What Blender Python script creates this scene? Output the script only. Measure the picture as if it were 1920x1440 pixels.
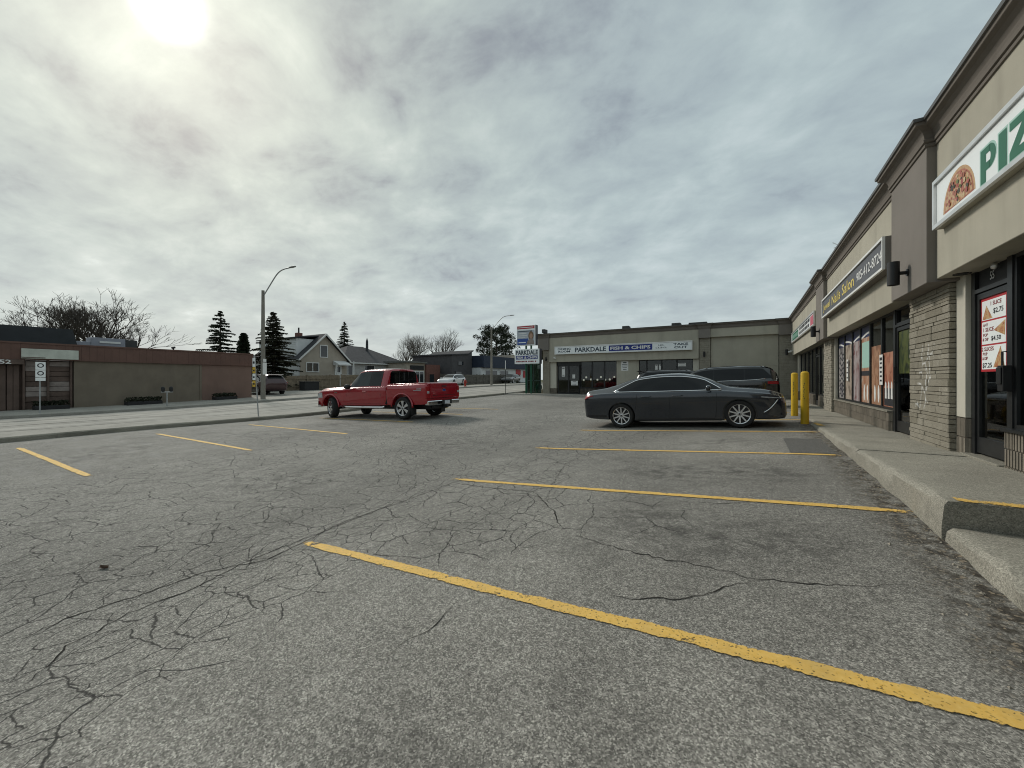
import bpy, bmesh, math, random
from mathutils import Vector, Matrix, noise
R = math.radians
random.seed(7)
for o in list(bpy.data.objects): bpy.data.objects.remove(o)
scene = bpy.context.scene
COL = scene.collection

# ------------------------------------------------------------------ camera, sky, sun, exposure
# world axes: +Y runs along the plaza frontage, +X points at the plaza; camera eye is z = 0
cam_d = bpy.data.cameras.new('camera'); cam = bpy.data.objects.new('camera', cam_d); COL.objects.link(cam)
cam.location = (0, 0, 0); cam.rotation_euler = (R(90), 0, R(30.6))
cam_d.sensor_width = 36; cam_d.lens = 13.95; cam_d.shift_y = -8/1920
cam_d.clip_start = 0.05; cam_d.clip_end = 6000
scene.camera = cam
SUN = Vector((-1.255, 0.420, 0.945)).normalized()
world = bpy.data.worlds.new('World'); scene.world = world; world.use_nodes = True
def make_world():
    nt = world.node_tree; N = nt.nodes; L = nt.links; N.clear()
    out = N.new('ShaderNodeOutputWorld'); bg = N.new('ShaderNodeBackground'); bg.inputs[1].default_value = 0.1
    L.new(bg.outputs[0], out.inputs[0])
    sky = N.new('ShaderNodeTexSky'); sky.sky_type = 'NISHITA'; sky.sun_disc = False
    sky.sun_elevation = math.asin(SUN.z); sky.sun_rotation = math.atan2(SUN.x, SUN.y); sky.dust_density = 3
    tc = N.new('ShaderNodeTexCoord')
    def M(op, a, b=None, c=None, clamp=False):
        n = N.new('ShaderNodeMath'); n.operation = op; n.use_clamp = clamp
        for i, v in enumerate((a, b, c)):
            if v is None: continue
            if isinstance(v, (int, float)): n.inputs[i].default_value = v
            else: L.new(v, n.inputs[i])
        return n.outputs[0]
    def mix(f, a, b, t='MIX'):
        n = N.new('ShaderNodeMix'); n.data_type = 'RGBA'; n.blend_type = t
        for sck, v in ((n.inputs[0], f), (n.inputs[6], a), (n.inputs[7], b)):
            if isinstance(v, (int, float)): sck.default_value = v
            elif isinstance(v, tuple): sck.default_value = (*v, 1)
            else: L.new(v, sck)
        return n.outputs[2]
    nrm = N.new('ShaderNodeVectorMath'); nrm.operation = 'NORMALIZE'; L.new(tc.outputs['Generated'], nrm.inputs[0])
    sep = N.new('ShaderNodeSeparateXYZ'); L.new(nrm.outputs[0], sep.inputs[0])
    zz = M('ADD', M('MAXIMUM', sep.outputs[2], 0.0), 0.24)
    cx = M('DIVIDE', sep.outputs[0], zz); cy = M('DIVIDE', sep.outputs[1], zz)
    cmb = N.new('ShaderNodeCombineXYZ'); L.new(cx, cmb.inputs[0]); L.new(cy, cmb.inputs[1])
    def noi(scale, detail, rough, dist, loc, sc, rot=0.5):
        mp = N.new('ShaderNodeMapping'); mp.inputs['Location'].default_value = loc; mp.inputs['Scale'].default_value = sc
        mp.inputs['Rotation'].default_value = (0, 0, rot)
        L.new(cmb.outputs[0], mp.inputs[0])
        n = N.new('ShaderNodeTexNoise'); n.inputs['Scale'].default_value = scale; n.inputs['Detail'].default_value = detail
        n.inputs['Roughness'].default_value = rough; n.inputs['Distortion'].default_value = dist
        L.new(mp.outputs[0], n.inputs['Vector']); return n.outputs[0]
    n1 = noi(2.6, 7, 0.56, 0.35, (3.1, 1.2, 0), (1, 1.25, 1), 0.9)
    n2 = noi(0.7, 2, 0.5, 0.2, (9.3, 4.4, 2), (1, 1.2, 1), 0.9)
    n3 = noi(6.0, 5, 0.6, 0.3, (1.3, 7.4, 5), (1, 1.3, 1), 0.9)
    v = M('ADD', M('ADD', M('MULTIPLY', n1, 0.56), M('MULTIPLY', n2, 0.26)), M('MULTIPLY', n3, 0.26))
    dt = N.new('ShaderNodeVectorMath'); dt.operation = 'DOT_PRODUCT'; L.new(nrm.outputs[0], dt.inputs[0]); dt.inputs[1].default_value = SUN
    d = M('MAXIMUM', dt.outputs['Value'], 0.0); wide = M('POWER', d, 5.0)
    far_ = M('MULTIPLY_ADD', M('POWER', d, 2.0), -.38, .38)   # the deck is smoother away from the sun
    v = M('ADD', M('MULTIPLY', v, M('SUBTRACT', 1.0, far_)), M('MULTIPLY', far_, .535))
    rp = N.new('ShaderNodeValToRGB'); L.new(v, rp.inputs[0])
    e = rp.color_ramp.elements
    e[0].position = 0.40; e[0].color = (.215, .225, .250, 1)
    e[1].position = 0.71; e[1].color = (.62, .635, .615, 1)
    k = e.new(0.485); k.color = (.315, .340, .345, 1)
    k = e.new(0.56); k.color = (.375, .405, .395, 1)
    k = e.new(0.635); k.color = (.455, .475, .46, 1)
    # the cloud deck is thinner (brighter, warmer) towards the sun, bluer away from it
    mid = M('POWER', d, 40.0); core = M('POWER', d, 2600.0)
    wob = M('MULTIPLY_ADD', n1, 1.6, -0.3)
    tint = mix(M('MULTIPLY', wide, 1.0, clamp=True), (.87, .965, 1.02), (1.03, 1.06, 0.985))
    c1 = mix(1.0, rp.outputs[0], tint, 'MULTIPLY')
    hz = M('POWER', M('SUBTRACT', 1.0, M('MAXIMUM', sep.outputs[2], 0.0)), 7.0)
    c1 = mix(M('MULTIPLY', hz, 0.55), c1, (.50, .52, .52))
    def scaled(val, col):
        n = N.new('ShaderNodeVectorMath'); n.operation = 'SCALE'; n.inputs[0].default_value = col; L.new(val, n.inputs['Scale']); return n.outputs[0]
    def add(a, b):
        n = N.new('ShaderNodeVectorMath'); n.operation = 'ADD'; L.new(a, n.inputs[0]); L.new(b, n.inputs[1]); return n.outputs[0]
    c2 = add(c1, scaled(M('MULTIPLY', mid, wob), (.17, .18, .155)))
    c2 = add(c2, scaled(M('MULTIPLY', core, M('MULTIPLY_ADD', n1, 2.0, 0.2)), (2.2, 2.2, 2.0)))
    n = N.new('ShaderNodeVectorMath'); n.operation = 'SCALE'; L.new(c2, n.inputs[0]); n.inputs['Scale'].default_value = 10.5
    L.new(mix(0.95, sky.outputs[0], n.outputs[0]), bg.inputs[0])
make_world(); world.cycles.sampling_method = 'MANUAL'; world.cycles.sample_map_resolution = 512
sl = bpy.data.lights.new('sun', 'SUN'); sl.energy = 1.5; sl.angle = R(12); sl.color = (1, .95, .87)
so = bpy.data.objects.new('sun', sl); COL.objects.link(so); so.rotation_euler = SUN.to_track_quat('Z', 'Y').to_euler(); so.location = SUN*60
scene.view_settings.view_transform = 'Standard'; scene.view_settings.look = 'None'
scene.view_settings.exposure = 0.42; scene.view_settings.gamma = 1.0; scene.view_settings.use_curve_mapping = False
scene.render.engine = 'CYCLES'
scene.cycles.use_denoising = True; scene.cycles.pixel_filter_type = 'BLACKMAN_HARRIS'; scene.cycles.filter_width = 1.05
scene.cycles.max_bounces = 6; scene.cycles.diffuse_bounces = 3; scene.cycles.glossy_bounces = 3; scene.cycles.transparent_max_bounces = 12
scene.cycles.caustics_reflective = False; scene.cycles.caustics_refractive = False
scene.cycles.sample_clamp_indirect = 4.0

# ------------------------------------------------------------------ helpers
ORG = {}
class MB:
    """collects faces; build() links them as one mesh object"""
    def __init__(s): s.v = []; s.f = []; s.m = []; s.cm = 0
    def add(s, vs, fs):
        n = len(s.v); s.v += [tuple(p) for p in vs]; s.f += [tuple(i+n for i in f) for f in fs]; s.m += [s.cm]*len(fs); return s
    def box(s, x0, x1, y0, y1, z0, z1):
        if x0 > x1: x0, x1 = x1, x0
        if y0 > y1: y0, y1 = y1, y0
        if z0 > z1: z0, z1 = z1, z0
        return s.add([(x0,y0,z0),(x1,y0,z0),(x1,y1,z0),(x0,y1,z0),(x0,y0,z1),(x1,y0,z1),(x1,y1,z1),(x0,y1,z1)],
                     [(0,3,2,1),(4,5,6,7),(0,1,5,4),(1,2,6,5),(2,3,7,6),(3,0,4,7)])
    def obox(s, c, ex, ey, ez):
        c, ex, ey, ez = map(Vector, (c, ex, ey, ez))
        vs = [c + a*ex + b*ey + d*ez for d in (-1,1) for a,b in ((-1,-1),(1,-1),(1,1),(-1,1))]
        return s.add(vs, [(0,3,2,1),(4,5,6,7),(0,1,5,4),(1,2,6,5),(2,3,7,6),(3,0,4,7)])
    def tube(s, pts, rads, n=8, cap=True):
        pts = [Vector(p) for p in pts]
        if isinstance(rads, (int, float)): rads = [rads]*len(pts)
        rings = []; prev = None
        for i, p in enumerate(pts):
            t = (pts[min(i+1, len(pts)-1)] - pts[max(i-1, 0)])
            if t.length < 1e-9: t = Vector((0,0,1))
            t.normalize()
            if prev is None: a = t.orthogonal().normalized()
            else:
                a = prev - t*prev.dot(t)
                a = a.normalized() if a.length > 1e-6 else t.orthogonal().normalized()
            prev = a; b = t.cross(a)
            rings.append([p + (a*math.cos(2*math.pi*k/n) + b*math.sin(2*math.pi*k/n))*rads[i] for k in range(n)])
        vs = [q for r in rings for q in r]; fs = []
        for i in range(len(pts)-1):
            for k in range(n):
                k2 = (k+1) % n; fs.append((i*n+k, i*n+k2, (i+1)*n+k2, (i+1)*n+k))
        if cap: fs.append(tuple(range(n-1, -1, -1))); fs.append(tuple((len(pts)-1)*n+k for k in range(n)))
        return s.add(vs, fs)
    def lathe(s, prof, n=24, c=(0,0,0), axis='z', a0=0.0, a1=2*math.pi):
        """prof: list of (radius, height)"""
        full = abs(a1-a0-2*math.pi) < 1e-6; m = n if full else n+1; vs = []; fs = []
        for r, h in prof:
            for k in range(m):
                a = a0+(a1-a0)*k/n; p = (r*math.cos(a), r*math.sin(a), h)
                if axis == 'y': p = (p[0], -p[2], p[1])
                elif axis == 'x': p = (p[2], p[0], p[1])
                vs.append((p[0]+c[0], p[1]+c[1], p[2]+c[2]))
        for i in range(len(prof)-1):
            for k in range(n):
                k2 = (k+1) % m; fs.append((i*m+k, i*m+k2, (i+1)*m+k2, (i+1)*m+k))
        return s.add(vs, fs)
    def grid(s, rows, flip=False):
        n = len(rows[0]); vs = [p for r in rows for p in r]; fs = []
        for i in range(len(rows)-1):
            for j in range(n-1):
                q = (i*n+j, i*n+j+1, (i+1)*n+j+1, (i+1)*n+j); fs.append(q[::-1] if flip else q)
        return s.add(vs, fs)
    def prism(s, poly, off):
        """poly: list of 3d points, extruded by vector off"""
        n = len(poly); off = Vector(off); a = [Vector(p) for p in poly]; vs = a + [p+off for p in a]
        return s.add(vs, [tuple(range(n-1,-1,-1)), tuple(range(n, 2*n))] + [(i, (i+1)%n, n+(i+1)%n, n+i) for i in range(n)])
    def build(s, name, mat, parent=None, smooth=False, local=False, bevel=0, fixn=True, auto=None):
        me = bpy.data.meshes.new(name)
        og = Vector((0,0,0))
        if parent is not None and not local: og = ORG.get(parent.name, og)
        me.from_pydata([(x-og.x, y-og.y, z-og.z) for x,y,z in s.v], [], s.f)
        if fixn or bevel:
            bm = bmesh.new(); bm.from_mesh(me)
            if bevel:
                bmesh.ops.remove_doubles(bm, verts=bm.verts, dist=1e-5)
                ed = [e for e in bm.edges if len(e.link_faces) == 2 and e.calc_face_angle(0) > 0.5]
                bmesh.ops.bevel(bm, geom=ed, offset=bevel, segments=1, affect='EDGES', profile=0.5)
            bmesh.ops.recalc_face_normals(bm, faces=bm.faces); bm.to_mesh(me); bm.free()
        mats = mat if isinstance(mat, (list, tuple)) else [mat]
        for m in mats: me.materials.append(MAT(m))
        if len(mats) > 1 and not bevel:
            for p, k in zip(me.polygons, s.m): p.material_index = k
        if smooth:
            me.polygons.foreach_set('use_smooth', [True]*len(me.polygons))
            if auto is not None: me.set_sharp_from_angle(angle=R(auto))
        ob = bpy.data.objects.new(name, me); COL.objects.link(ob)
        if parent is not None:
            ob.parent = parent; ORG[ob.name] = Vector((0,0,0)) if local else og
        return ob
def tag(o, label=None, cat=None, group=None, kind=None):
    if label: o['label'] = label
    if cat: o['category'] = cat
    if group: o['group'] = group
    if kind: o['kind'] = kind
    return o
def thing(name, label, cat, loc, rz=0, group=None):
    o = bpy.data.objects.new(name, None); COL.objects.link(o); o.empty_display_size = .2
    o.location = loc; o.rotation_euler = (0, 0, rz); ORG[o.name] = Vector(loc)
    return tag(o, label, cat, group)
def solo(mb, name, mat, label, cat, loc, **kw):
    """a thing that is one mesh, its origin at its base"""
    grp = kw.pop('group', None)
    mb.v = [(x-loc[0], y-loc[1], z-loc[2]) for x,y,z in mb.v]
    o = mb.build(name, mat, None, **kw); o.location = loc; return tag(o, label, cat, grp)
UNIT = {}
def piece(name, parent, loc, size, mat, rz=0, key='b', bev=.06):
    """one small bevelled block that shares its mesh data with all its likes"""
    k = (key, mat, bev)
    if k not in UNIT:
        m = MB(); m.box(-.5,.5,-.5,.5,-.5,.5); o = m.build(name, mat, None, bevel=bev); UNIT[k] = o.data; bpy.data.objects.remove(o)
    o = bpy.data.objects.new(name, UNIT[k]); COL.objects.link(o); o.parent = parent
    o.location = Vector(loc) - ORG.get(parent.name, Vector((0,0,0))); o.scale = size; o.rotation_euler = (0,0,rz); return o
def lerp(a, b, t): return a+(b-a)*t
def interp(tab, x):
    if x <= tab[0][0]: return tab[0][1]
    for (a, p), (b, q) in zip(tab, tab[1:]):
        if x <= b: return lerp(p, q, (x-a)/(b-a))
    return tab[-1][1]
def nz(x, y=0, z=0): return noise.noise(Vector((x, y, z)))
def text(s, name, mat, parent, center, w, h, xd, up=(0,0,1), bold=0.0, depth=.006, cm=None):
    """lettering fitted into w x h around center, reading along xd"""
    cu = bpy.data.curves.new('t', 'FONT'); cu.body = s; cu.size = 1; cu.offset = bold; cu.resolution_u = 2
    ob = bpy.data.objects.new('t', cu); COL.objects.link(ob)
    dg = bpy.context.evaluated_depsgraph_get(); me = bpy.data.meshes.new_from_object(ob.evaluated_get(dg))
    co = [v.co.copy() for v in me.vertices]; fs = [tuple(p.vertices) for p in me.polygons]
    bpy.data.objects.remove(ob); bpy.data.curves.remove(cu); bpy.data.meshes.remove(me)
    x0 = min(c.x for c in co); x1 = max(c.x for c in co); y0 = min(c.y for c in co); y1 = max(c.y for c in co)
    xd = Vector(xd); up = Vector(up); nm = xd.cross(up); c0 = Vector(center)
    P = [c0 + xd*((c.x-x0)/(x1-x0)-.5)*w + up*((c.y-y0)/(y1-y0)-.5)*h for c in co]
    m = MB(); m.add([p + nm*depth for p in P], fs)
    return m.build(name, mat, parent, fixn=False)

# ------------------------------------------------------------------ materials
MATS = {}; DEF = {}
def MAT(n):
    if n not in MATS: MATS[n] = DEF[n](n)
    return MATS[n]
class NT:
    def __init__(s, name):
        s.mat = bpy.data.materials.new(name); s.mat.use_nodes = True; s.nt = s.mat.node_tree; s.N = s.nt.nodes; s.L = s.nt.links
        s.b = s.N['Principled BSDF']; s.out = s.N['Material Output']
        g = s.N.new('ShaderNodeNewGeometry'); s.pos = g.outputs['Position']; s.geo = g
    def setv(s, sock, v):
        if isinstance(v, (int, float)): sock.default_value = v
        elif isinstance(v, tuple): sock.default_value = (*v, 1) if len(v) == 3 and sock.type == 'RGBA' else v
        else: s.L.new(v, sock)
    def M(s, op, a, b=None, c=None, clamp=False):
        n = s.N.new('ShaderNodeMath'); n.operation = op; n.use_clamp = clamp
        for i, v in enumerate((a, b, c)):
            if v is not None: s.setv(n.inputs[i], v)
        return n.outputs[0]
    def mix(s, f, a, b, t='MIX'):
        n = s.N.new('ShaderNodeMix'); n.data_type = 'RGBA'; n.blend_type = t; n.clamp_factor = True
        s.setv(n.inputs[0], f); s.setv(n.inputs[6], a); s.setv(n.inputs[7], b); return n.outputs[2]
    def map(s, sc=(1,1,1), loc=(0,0,0), rot=(0,0,0), src=None):
        n = s.N.new('ShaderNodeMapping'); n.inputs['Scale'].default_value = sc; n.inputs['Location'].default_value = loc; n.inputs['Rotation'].default_value = rot
        s.L.new(src or s.pos, n.inputs[0]); return n.outputs[0]
    def noise(s, scale, detail=4, rough=.55, vec=None, dist=0, col=False):
        n = s.N.new('ShaderNodeTexNoise'); n.inputs['Scale'].default_value = scale; n.inputs['Detail'].default_value = detail
        n.inputs['Roughness'].default_value = rough; n.inputs['Distortion'].default_value = dist
        s.L.new(vec or s.pos, n.inputs['Vector']); return n.outputs[1 if col else 0]
    def vor(s, scale, feat='F1', vec=None, out='Distance', rnd=1.0, dim='3D'):
        n = s.N.new('ShaderNodeTexVoronoi'); n.voronoi_dimensions = dim; n.feature = feat; n.inputs['Scale'].default_value = scale; n.inputs['Randomness'].default_value = rnd
        s.L.new(vec or s.pos, n.inputs['Vector']); return n.outputs[out]
    def ramp(s, f, stops):
        n = s.N.new('ShaderNodeValToRGB'); s.L.new(f, n.inputs[0]); e = n.color_ramp.elements
        e[0].position, c = stops[0][0], stops[0][1]; e[0].color = (c, c, c, 1) if isinstance(c, (int, float)) else (*c, 1)
        e[1].position, c = stops[-1][0], stops[-1][1]; e[1].color = (c, c, c, 1) if isinstance(c, (int, float)) else (*c, 1)
        for p, c in stops[1:-1]:
            k = e.new(p); k.color = (c, c, c, 1) if isinstance(c, (int, float)) else (*c, 1)
        return n.outputs[0]
    def sep(s, v=None):
        n = s.N.new('ShaderNodeSeparateXYZ'); s.L.new(v or s.pos, n.inputs[0]); return n.outputs
    def attr(s, name):
        n = s.N.new('ShaderNodeAttribute'); n.attribute_name = name; return n.outputs['Fac']
    def rnd(s):
        n = s.N.new('ShaderNodeObjectInfo'); return n.outputs['Random']
    def bump(s, h, strength=.3, dist=.01):
        n = s.N.new('ShaderNodeBump'); n.inputs['Strength'].default_value = strength; n.inputs['Distance'].default_value = dist
        s.L.new(h, n.inputs['Height']); s.L.new(n.outputs[0], s.b.inputs['Normal']); return n
    def p(s, **k):
        nm = {'col':'Base Color','rough':'Roughness','metal':'Metallic','spec':'Specular IOR Level','coat':'Coat Weight','coatr':'Coat Roughness','emit':'Emission Color','es':'Emission Strength','alpha':'Alpha'}
        for a, v in k.items(): s.setv(s.b.inputs[nm[a]], v)
        return s.mat
def plain(col, rough=.7, var=.12, vs=2.5, bump=.08, bs=60, metal=0, spec=.4, coat=0, rnd=0, dirt=0):
    """paint, render, plastic: base colour with soft wear variation and fine relief"""
    def f(n):
        t = NT(n)
        a = t.noise(vs, 5); k = t.ramp(a, [(.25, 1-var), (.75, 1+var)])
        c = t.mix(1.0, col, k, 'MULTIPLY')
        if rnd:
            r = t.M('MULTIPLY_ADD', t.rnd(), 2*rnd, 1-rnd); c = t.mix(1.0, c, r, 'MULTIPLY')
        if dirt:
            dd = t.ramp(t.noise(1.1, 7, .65, t.map((1, 1, .25))), [(.5, 0.0), (.72, dirt)])
            c = t.mix(dd, c, tuple(q*.45 for q in col))
        if bump: t.bump(t.noise(bs, 3), bump, .01)
        return t.p(col=c, rough=rough, metal=metal, spec=spec, coat=coat)
    return f
def paintcar(col, flake=.0, rough=.28):
    def f(n):
        t = NT(n)
        z = t.sep()[2]; d = t.noise(3, 5)
        c = t.mix(t.ramp(d, [(.45, 0.0), (.8, .10)]), col, (.14, .13, .12))
        return t.p(col=c, rough=rough, metal=flake, coat=1.0, coatr=.04, spec=.5)
    return f
def glassy(tint=(.02,.025,.028), rough=.03, see=.0):
    """window glass: mirror by Fresnel, see = how much it lets through"""
    def f(n):
        t = NT(n)
        if see <= 0: return t.p(col=tint, rough=rough, spec=.6, coat=.3)
        tr = t.N.new('ShaderNodeBsdfTransparent'); tr.inputs[0].default_value = (*[see*q for q in tint], 1)
        gl = t.N.new('ShaderNodeBsdfGlossy'); gl.inputs['Roughness'].default_value = rough; gl.inputs[0].default_value = (.9,.9,.9,1)
        fr = t.N.new('ShaderNodeFresnel'); fr.inputs[0].default_value = 1.52
        mx = t.N.new('ShaderNodeMixShader'); t.L.new(t.M('MULTIPLY', fr.outputs[0], 1.0, clamp=True), mx.inputs[0])
        t.L.new(tr.outputs[0], mx.inputs[1]); t.L.new(gl.outputs[0], mx.inputs[2]); t.L.new(mx.outputs[0], t.out.inputs[0]); return t.mat
    return f
def m_asphalt(n):
    t = NT(n)
    sp = t.sep()
    # aggregate: pebbles in binder
    v1 = t.vor(140, 'F1', out='Color'); r1 = t.sep(v1)[0]
    fine = t.noise(260, 2, .6)
    agg = t.M('ADD', t.M('MULTIPLY', r1, .62), t.M('MULTIPLY_ADD', fine, .35, .07))
    k = t.ramp(agg, [(.18, .36), (.45, .74), (.62, 1.0), (.80, 1.48), (.97, 2.6)])
    big = t.ramp(t.noise(.35, 2, .6, t.map((1, .6, 1))), [(.3, .80), (.7, 1.18)])
    med = t.ramp(t.noise(2.2, 3, .6), [(.3, .88), (.7, 1.1)])
    c = t.mix(1.0, (.236, .225, .202), k, 'MULTIPLY'); c = t.mix(1.0, c, t.ramp(t.noise(26, 2, .7), [(.28, .74), (.72, 1.26)]), 'MULTIPLY'); c = t.mix(1.0, c, big, 'MULTIPLY'); c = t.mix(1.0, c, med, 'MULTIPLY')
    # oil and damp stains
    st = t.attr('stain'); sn = t.noise(4.5, 3, .65)
    sm = t.M('MULTIPLY', st, t.ramp(sn, [(.44, 0.0), (.62, 1.0)]))
    c = t.mix(t.M('MULTIPLY', sm, .62, clamp=True), c, (.042, .040, .037))
    # pale dusty scuffs
    sc = t.M('MULTIPLY', t.attr('scuff'), t.ramp(t.noise(1.8, 2, .6, t.map((1, 2.5, 1))), [(.52, 0.0), (.66, 1.0)]))
    c = t.mix(t.M('MULTIPLY', sc, .35), c, (.30, .29, .275))
    # grit and litter in the gutter
    gt = t.attr('grit'); gn = t.ramp(t.noise(9, 2, .7), [(.35, 0.0), (.6, 1.0)])
    gm = t.M('MULTIPLY', gt, gn, clamp=True)
    grc = t.ramp(t.sep(t.vor(60, 'F1', out='Color'))[2], [(.0, (.022,.018,.014)), (.8, (.06,.05,.038)), (.95, (.25,.2,.14))])
    c = t.mix(gm, c, grc)
    # crazed (alligator) cracking where the slab is tired
    wob = t.noise(2.6, 1, .6, col=True)
    vm = t.N.new('ShaderNodeVectorMath'); vm.operation = 'MULTIPLY_ADD'; t.L.new(wob, vm.inputs[0]); vm.inputs[1].default_value = (.15,.15,0); t.L.new(t.pos, vm.inputs[2])
    fw = t.noise(13, 2, .6, col=True)
    vm2 = t.N.new('ShaderNodeVectorMath'); vm2.operation = 'MULTIPLY_ADD'; t.L.new(fw, vm2.inputs[0]); vm2.inputs[1].default_value = (.05,.05,0); t.L.new(vm.outputs[0], vm2.inputs[2])
    flat = t.map((1, .72, 0), (0,0,0), (0,0,0), vm2.outputs[0])
    cm = t.attr('crack'); hole = t.ramp(t.noise(1.05, 1, .6), [(.28, .15), (.46, 1.0)])
    dens = t.M('MULTIPLY', cm, hole)
    e1 = t.vor(2.4, 'DISTANCE_TO_EDGE', flat, dim='2D'); e2 = t.vor(5.0, 'DISTANCE_TO_EDGE', flat, dim='2D')
    wv = t.ramp(t.noise(6.5, 1), [(.3, .65), (.7, 1.2)])
    w1 = t.M('MULTIPLY', t.M('MULTIPLY', t.ramp(dens, [(.10, 0.0), (.24, 1.0)]), wv), .0145)
    w2 = t.M('MULTIPLY', t.M('MULTIPLY', t.ramp(dens, [(.40, 0.0), (.52, 1.0)]), wv), .023)
    k1 = t.M('SUBTRACT', 1.0, t.M('DIVIDE', e1, t.M('MAXIMUM', w1, .0002), clamp=True), clamp=True)
    k2 = t.M('SUBTRACT', 1.0, t.M('DIVIDE', e2, t.M('MAXIMUM', w2, .0002), clamp=True), clamp=True)
    ck = t.M('MULTIPLY', t.M('ADD', t.M('POWER', k1, .3), t.M('POWER', k2, .3), clamp=True), 1.0)
    c = t.mix(t.M('MULTIPLY', ck, .90), c, (.018, .017, .016))
    t.bump(r1, .5, .005)
    return t.p(col=c, rough=t.ramp(sn, [(.3, .82), (.7, .95)]), spec=.25)
DEF['asphalt'] = m_asphalt
def m_crack(n):
    t = NT(n); return t.p(col=t.mix(t.noise(40, 3), (.016,.015,.014), (.05,.046,.04)), rough=.95, spec=.1)
DEF['crack'] = m_crack
def m_yellow(n):
    t = NT(n)
    ew = t.attr('ew'); a = t.noise(38, 4, .65); b = t.noise(5, 5, .6)
    al = t.M('ADD', t.M('MULTIPLY', ew, 1.25), t.M('ADD', t.M('MULTIPLY_ADD', a, 1.3, -.62), t.M('MULTIPLY_ADD', b, 1.9, -1.08)))
    al = t.ramp(al, [(.18, 0.0), (.34, 1.0)])
    pit = t.ramp(t.sep(t.vor(120, 'F1', out='Color'))[0], [(.02, 0.35), (.10, 1.0)])
    c = t.mix(t.ramp(a, [(.3, 0.0), (.75, 1.0)]), (.69, .41, .075), (.76, .50, .14))
    c = t.mix(t.M('MULTIPLY', t.ramp(b, [(.5, 0.0), (.75, 1.0)]), .35), c, (.34, .26, .12))
    t.bump(t.sep(t.vor(115, 'F1', out='Color'))[0], .35, .004)
    return t.p(col=c, rough=.75, alpha=t.M('MULTIPLY', al, pit))
DEF['yellow_line'] = m_yellow
def m_concrete(col, streak=False, spk=1.0):
    def f(n):
        t = NT(n)
        a = t.ramp(t.noise(1.3, 7, .62), [(.3, .80), (.7, 1.14)]); b = t.noise(150, 3, .6)
        g = t.ramp(t.sep(t.vor(140, 'F1', out='Color'))[0], [(0, 1-.38*spk), (.5, 1.0), (.9, 1+.25*spk), (1, 1+.55*spk)])
        c = t.mix(1.0, col, a, 'MULTIPLY'); c = t.mix(1.0, c, g, 'MULTIPLY')
        if streak:
            s1 = t.ramp(t.noise(1.0, 6, .65, t.map((1.5, .03, 1))), [(.35, .72), (.6, 1.1)]); c = t.mix(1.0, c, s1, 'MULTIPLY')
            s2 = t.ramp(t.noise(.5, 4, .5), [(.3, .9), (.7, 1.08)]); c = t.mix(1.0, c, s2, 'MULTIPLY')
        else:
            s1 = t.ramp(t.noise(2.1, 7, .7), [(.55, 0.0), (.75, .55)]); c = t.mix(s1, c, tuple(q*.52 for q in col))
        t.bump(t.M('ADD', b, t.M('MULTIPLY', t.noise(9, 5, .65), .8)), .5, .012)
        return t.p(col=c, rough=.9, spec=.2)
    return f
DEF['road_concrete'] = m_concrete((.36, .345, .31), True, .3)
DEF['walk_concrete'] = m_concrete((.31, .292, .245), False, 1.0)
DEF['kerb_concrete'] = m_concrete((.25, .235, .195), False, 1.0)
DEF['far_walk'] = m_concrete((.33, .315, .28), False, .5)
def m_ground(n):
    t = NT(n); a = t.noise(.25, 8, .65); b = t.noise(6, 5, .7)
    c = t.mix(t.ramp(a, [(.35, 0.0), (.65, 1.0)]), (.13, .12, .085), (.10, .105, .055)); c = t.mix(1.0, c, t.ramp(b, [(.2, .6), (.8, 1.35)]), 'MULTIPLY')
    t.bump(b, .6, .05); return t.p(col=c, rough=.95, spec=.1)
DEF['ground'] = m_ground
DEF['tar'] = plain((.085, .08, .072), .9, .5, 3, .2)

# ------------------------------------------------------------------ the lie of the land
LX = [-16.5, -9.7, -4.1, 1.33]
LT = [(-14, (-2.2,-2.3,-2.4,-2.2)), (-3, (-1.74,-1.84,-1.98,-1.72)), (2.3, (-1.62,-1.63,-1.71,-1.38)), (5, (-1.59,-1.61,-1.62,-1.215)), (7.6, (-1.60,-1.53,-1.54,-1.16)),
      (10.3, (-1.59,-1.42,-1.42,-1.10)), (12.5, (-1.53,-1.38,-1.40,-1.075)), (20, (-1.32,-1.28,-1.22,-1.08)), (28, (-1.15,-1.18,-1.20,-1.12)), (36, (-.95,-1.0,-1.05,-1.05))]
def lot0(x, y):
    y = max(min(y, 36), -14)
    for (a, p), (b, q) in zip(LT, LT[1:]):
        if y <= b: break
    t = (y-a)/(b-a); row = [lerp(u, v, t) for u, v in zip(p, q)]
    return interp(list(zip(LX, row)), x) if x <= LX[-1] else row[-1] + (x-LX[-1])*.02
OFFS = [(i*.55, j*.6) for i in (-1,0,1) for j in (-1,0,1)]
def lotz(x, y): return sum(lot0(x+i, y+j) for i, j in OFFS)/9
def roadz(y): return sum(interp([(-200,-2.6),(-14,-2.1),(-3,-1.76),(2,-1.66),(8,-1.62),(14,-1.45),(28,-1.09),(40,-.82),(60,-.64),(100,-.55),(400,-.55)], y+d) for d in (-2,-1,0,1,2))/5
def walkz(y): return interp([(4.4,-.95),(7.3,-.985),(12,-1.05),(20,-1.065),(28,-1.10)], y)

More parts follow.
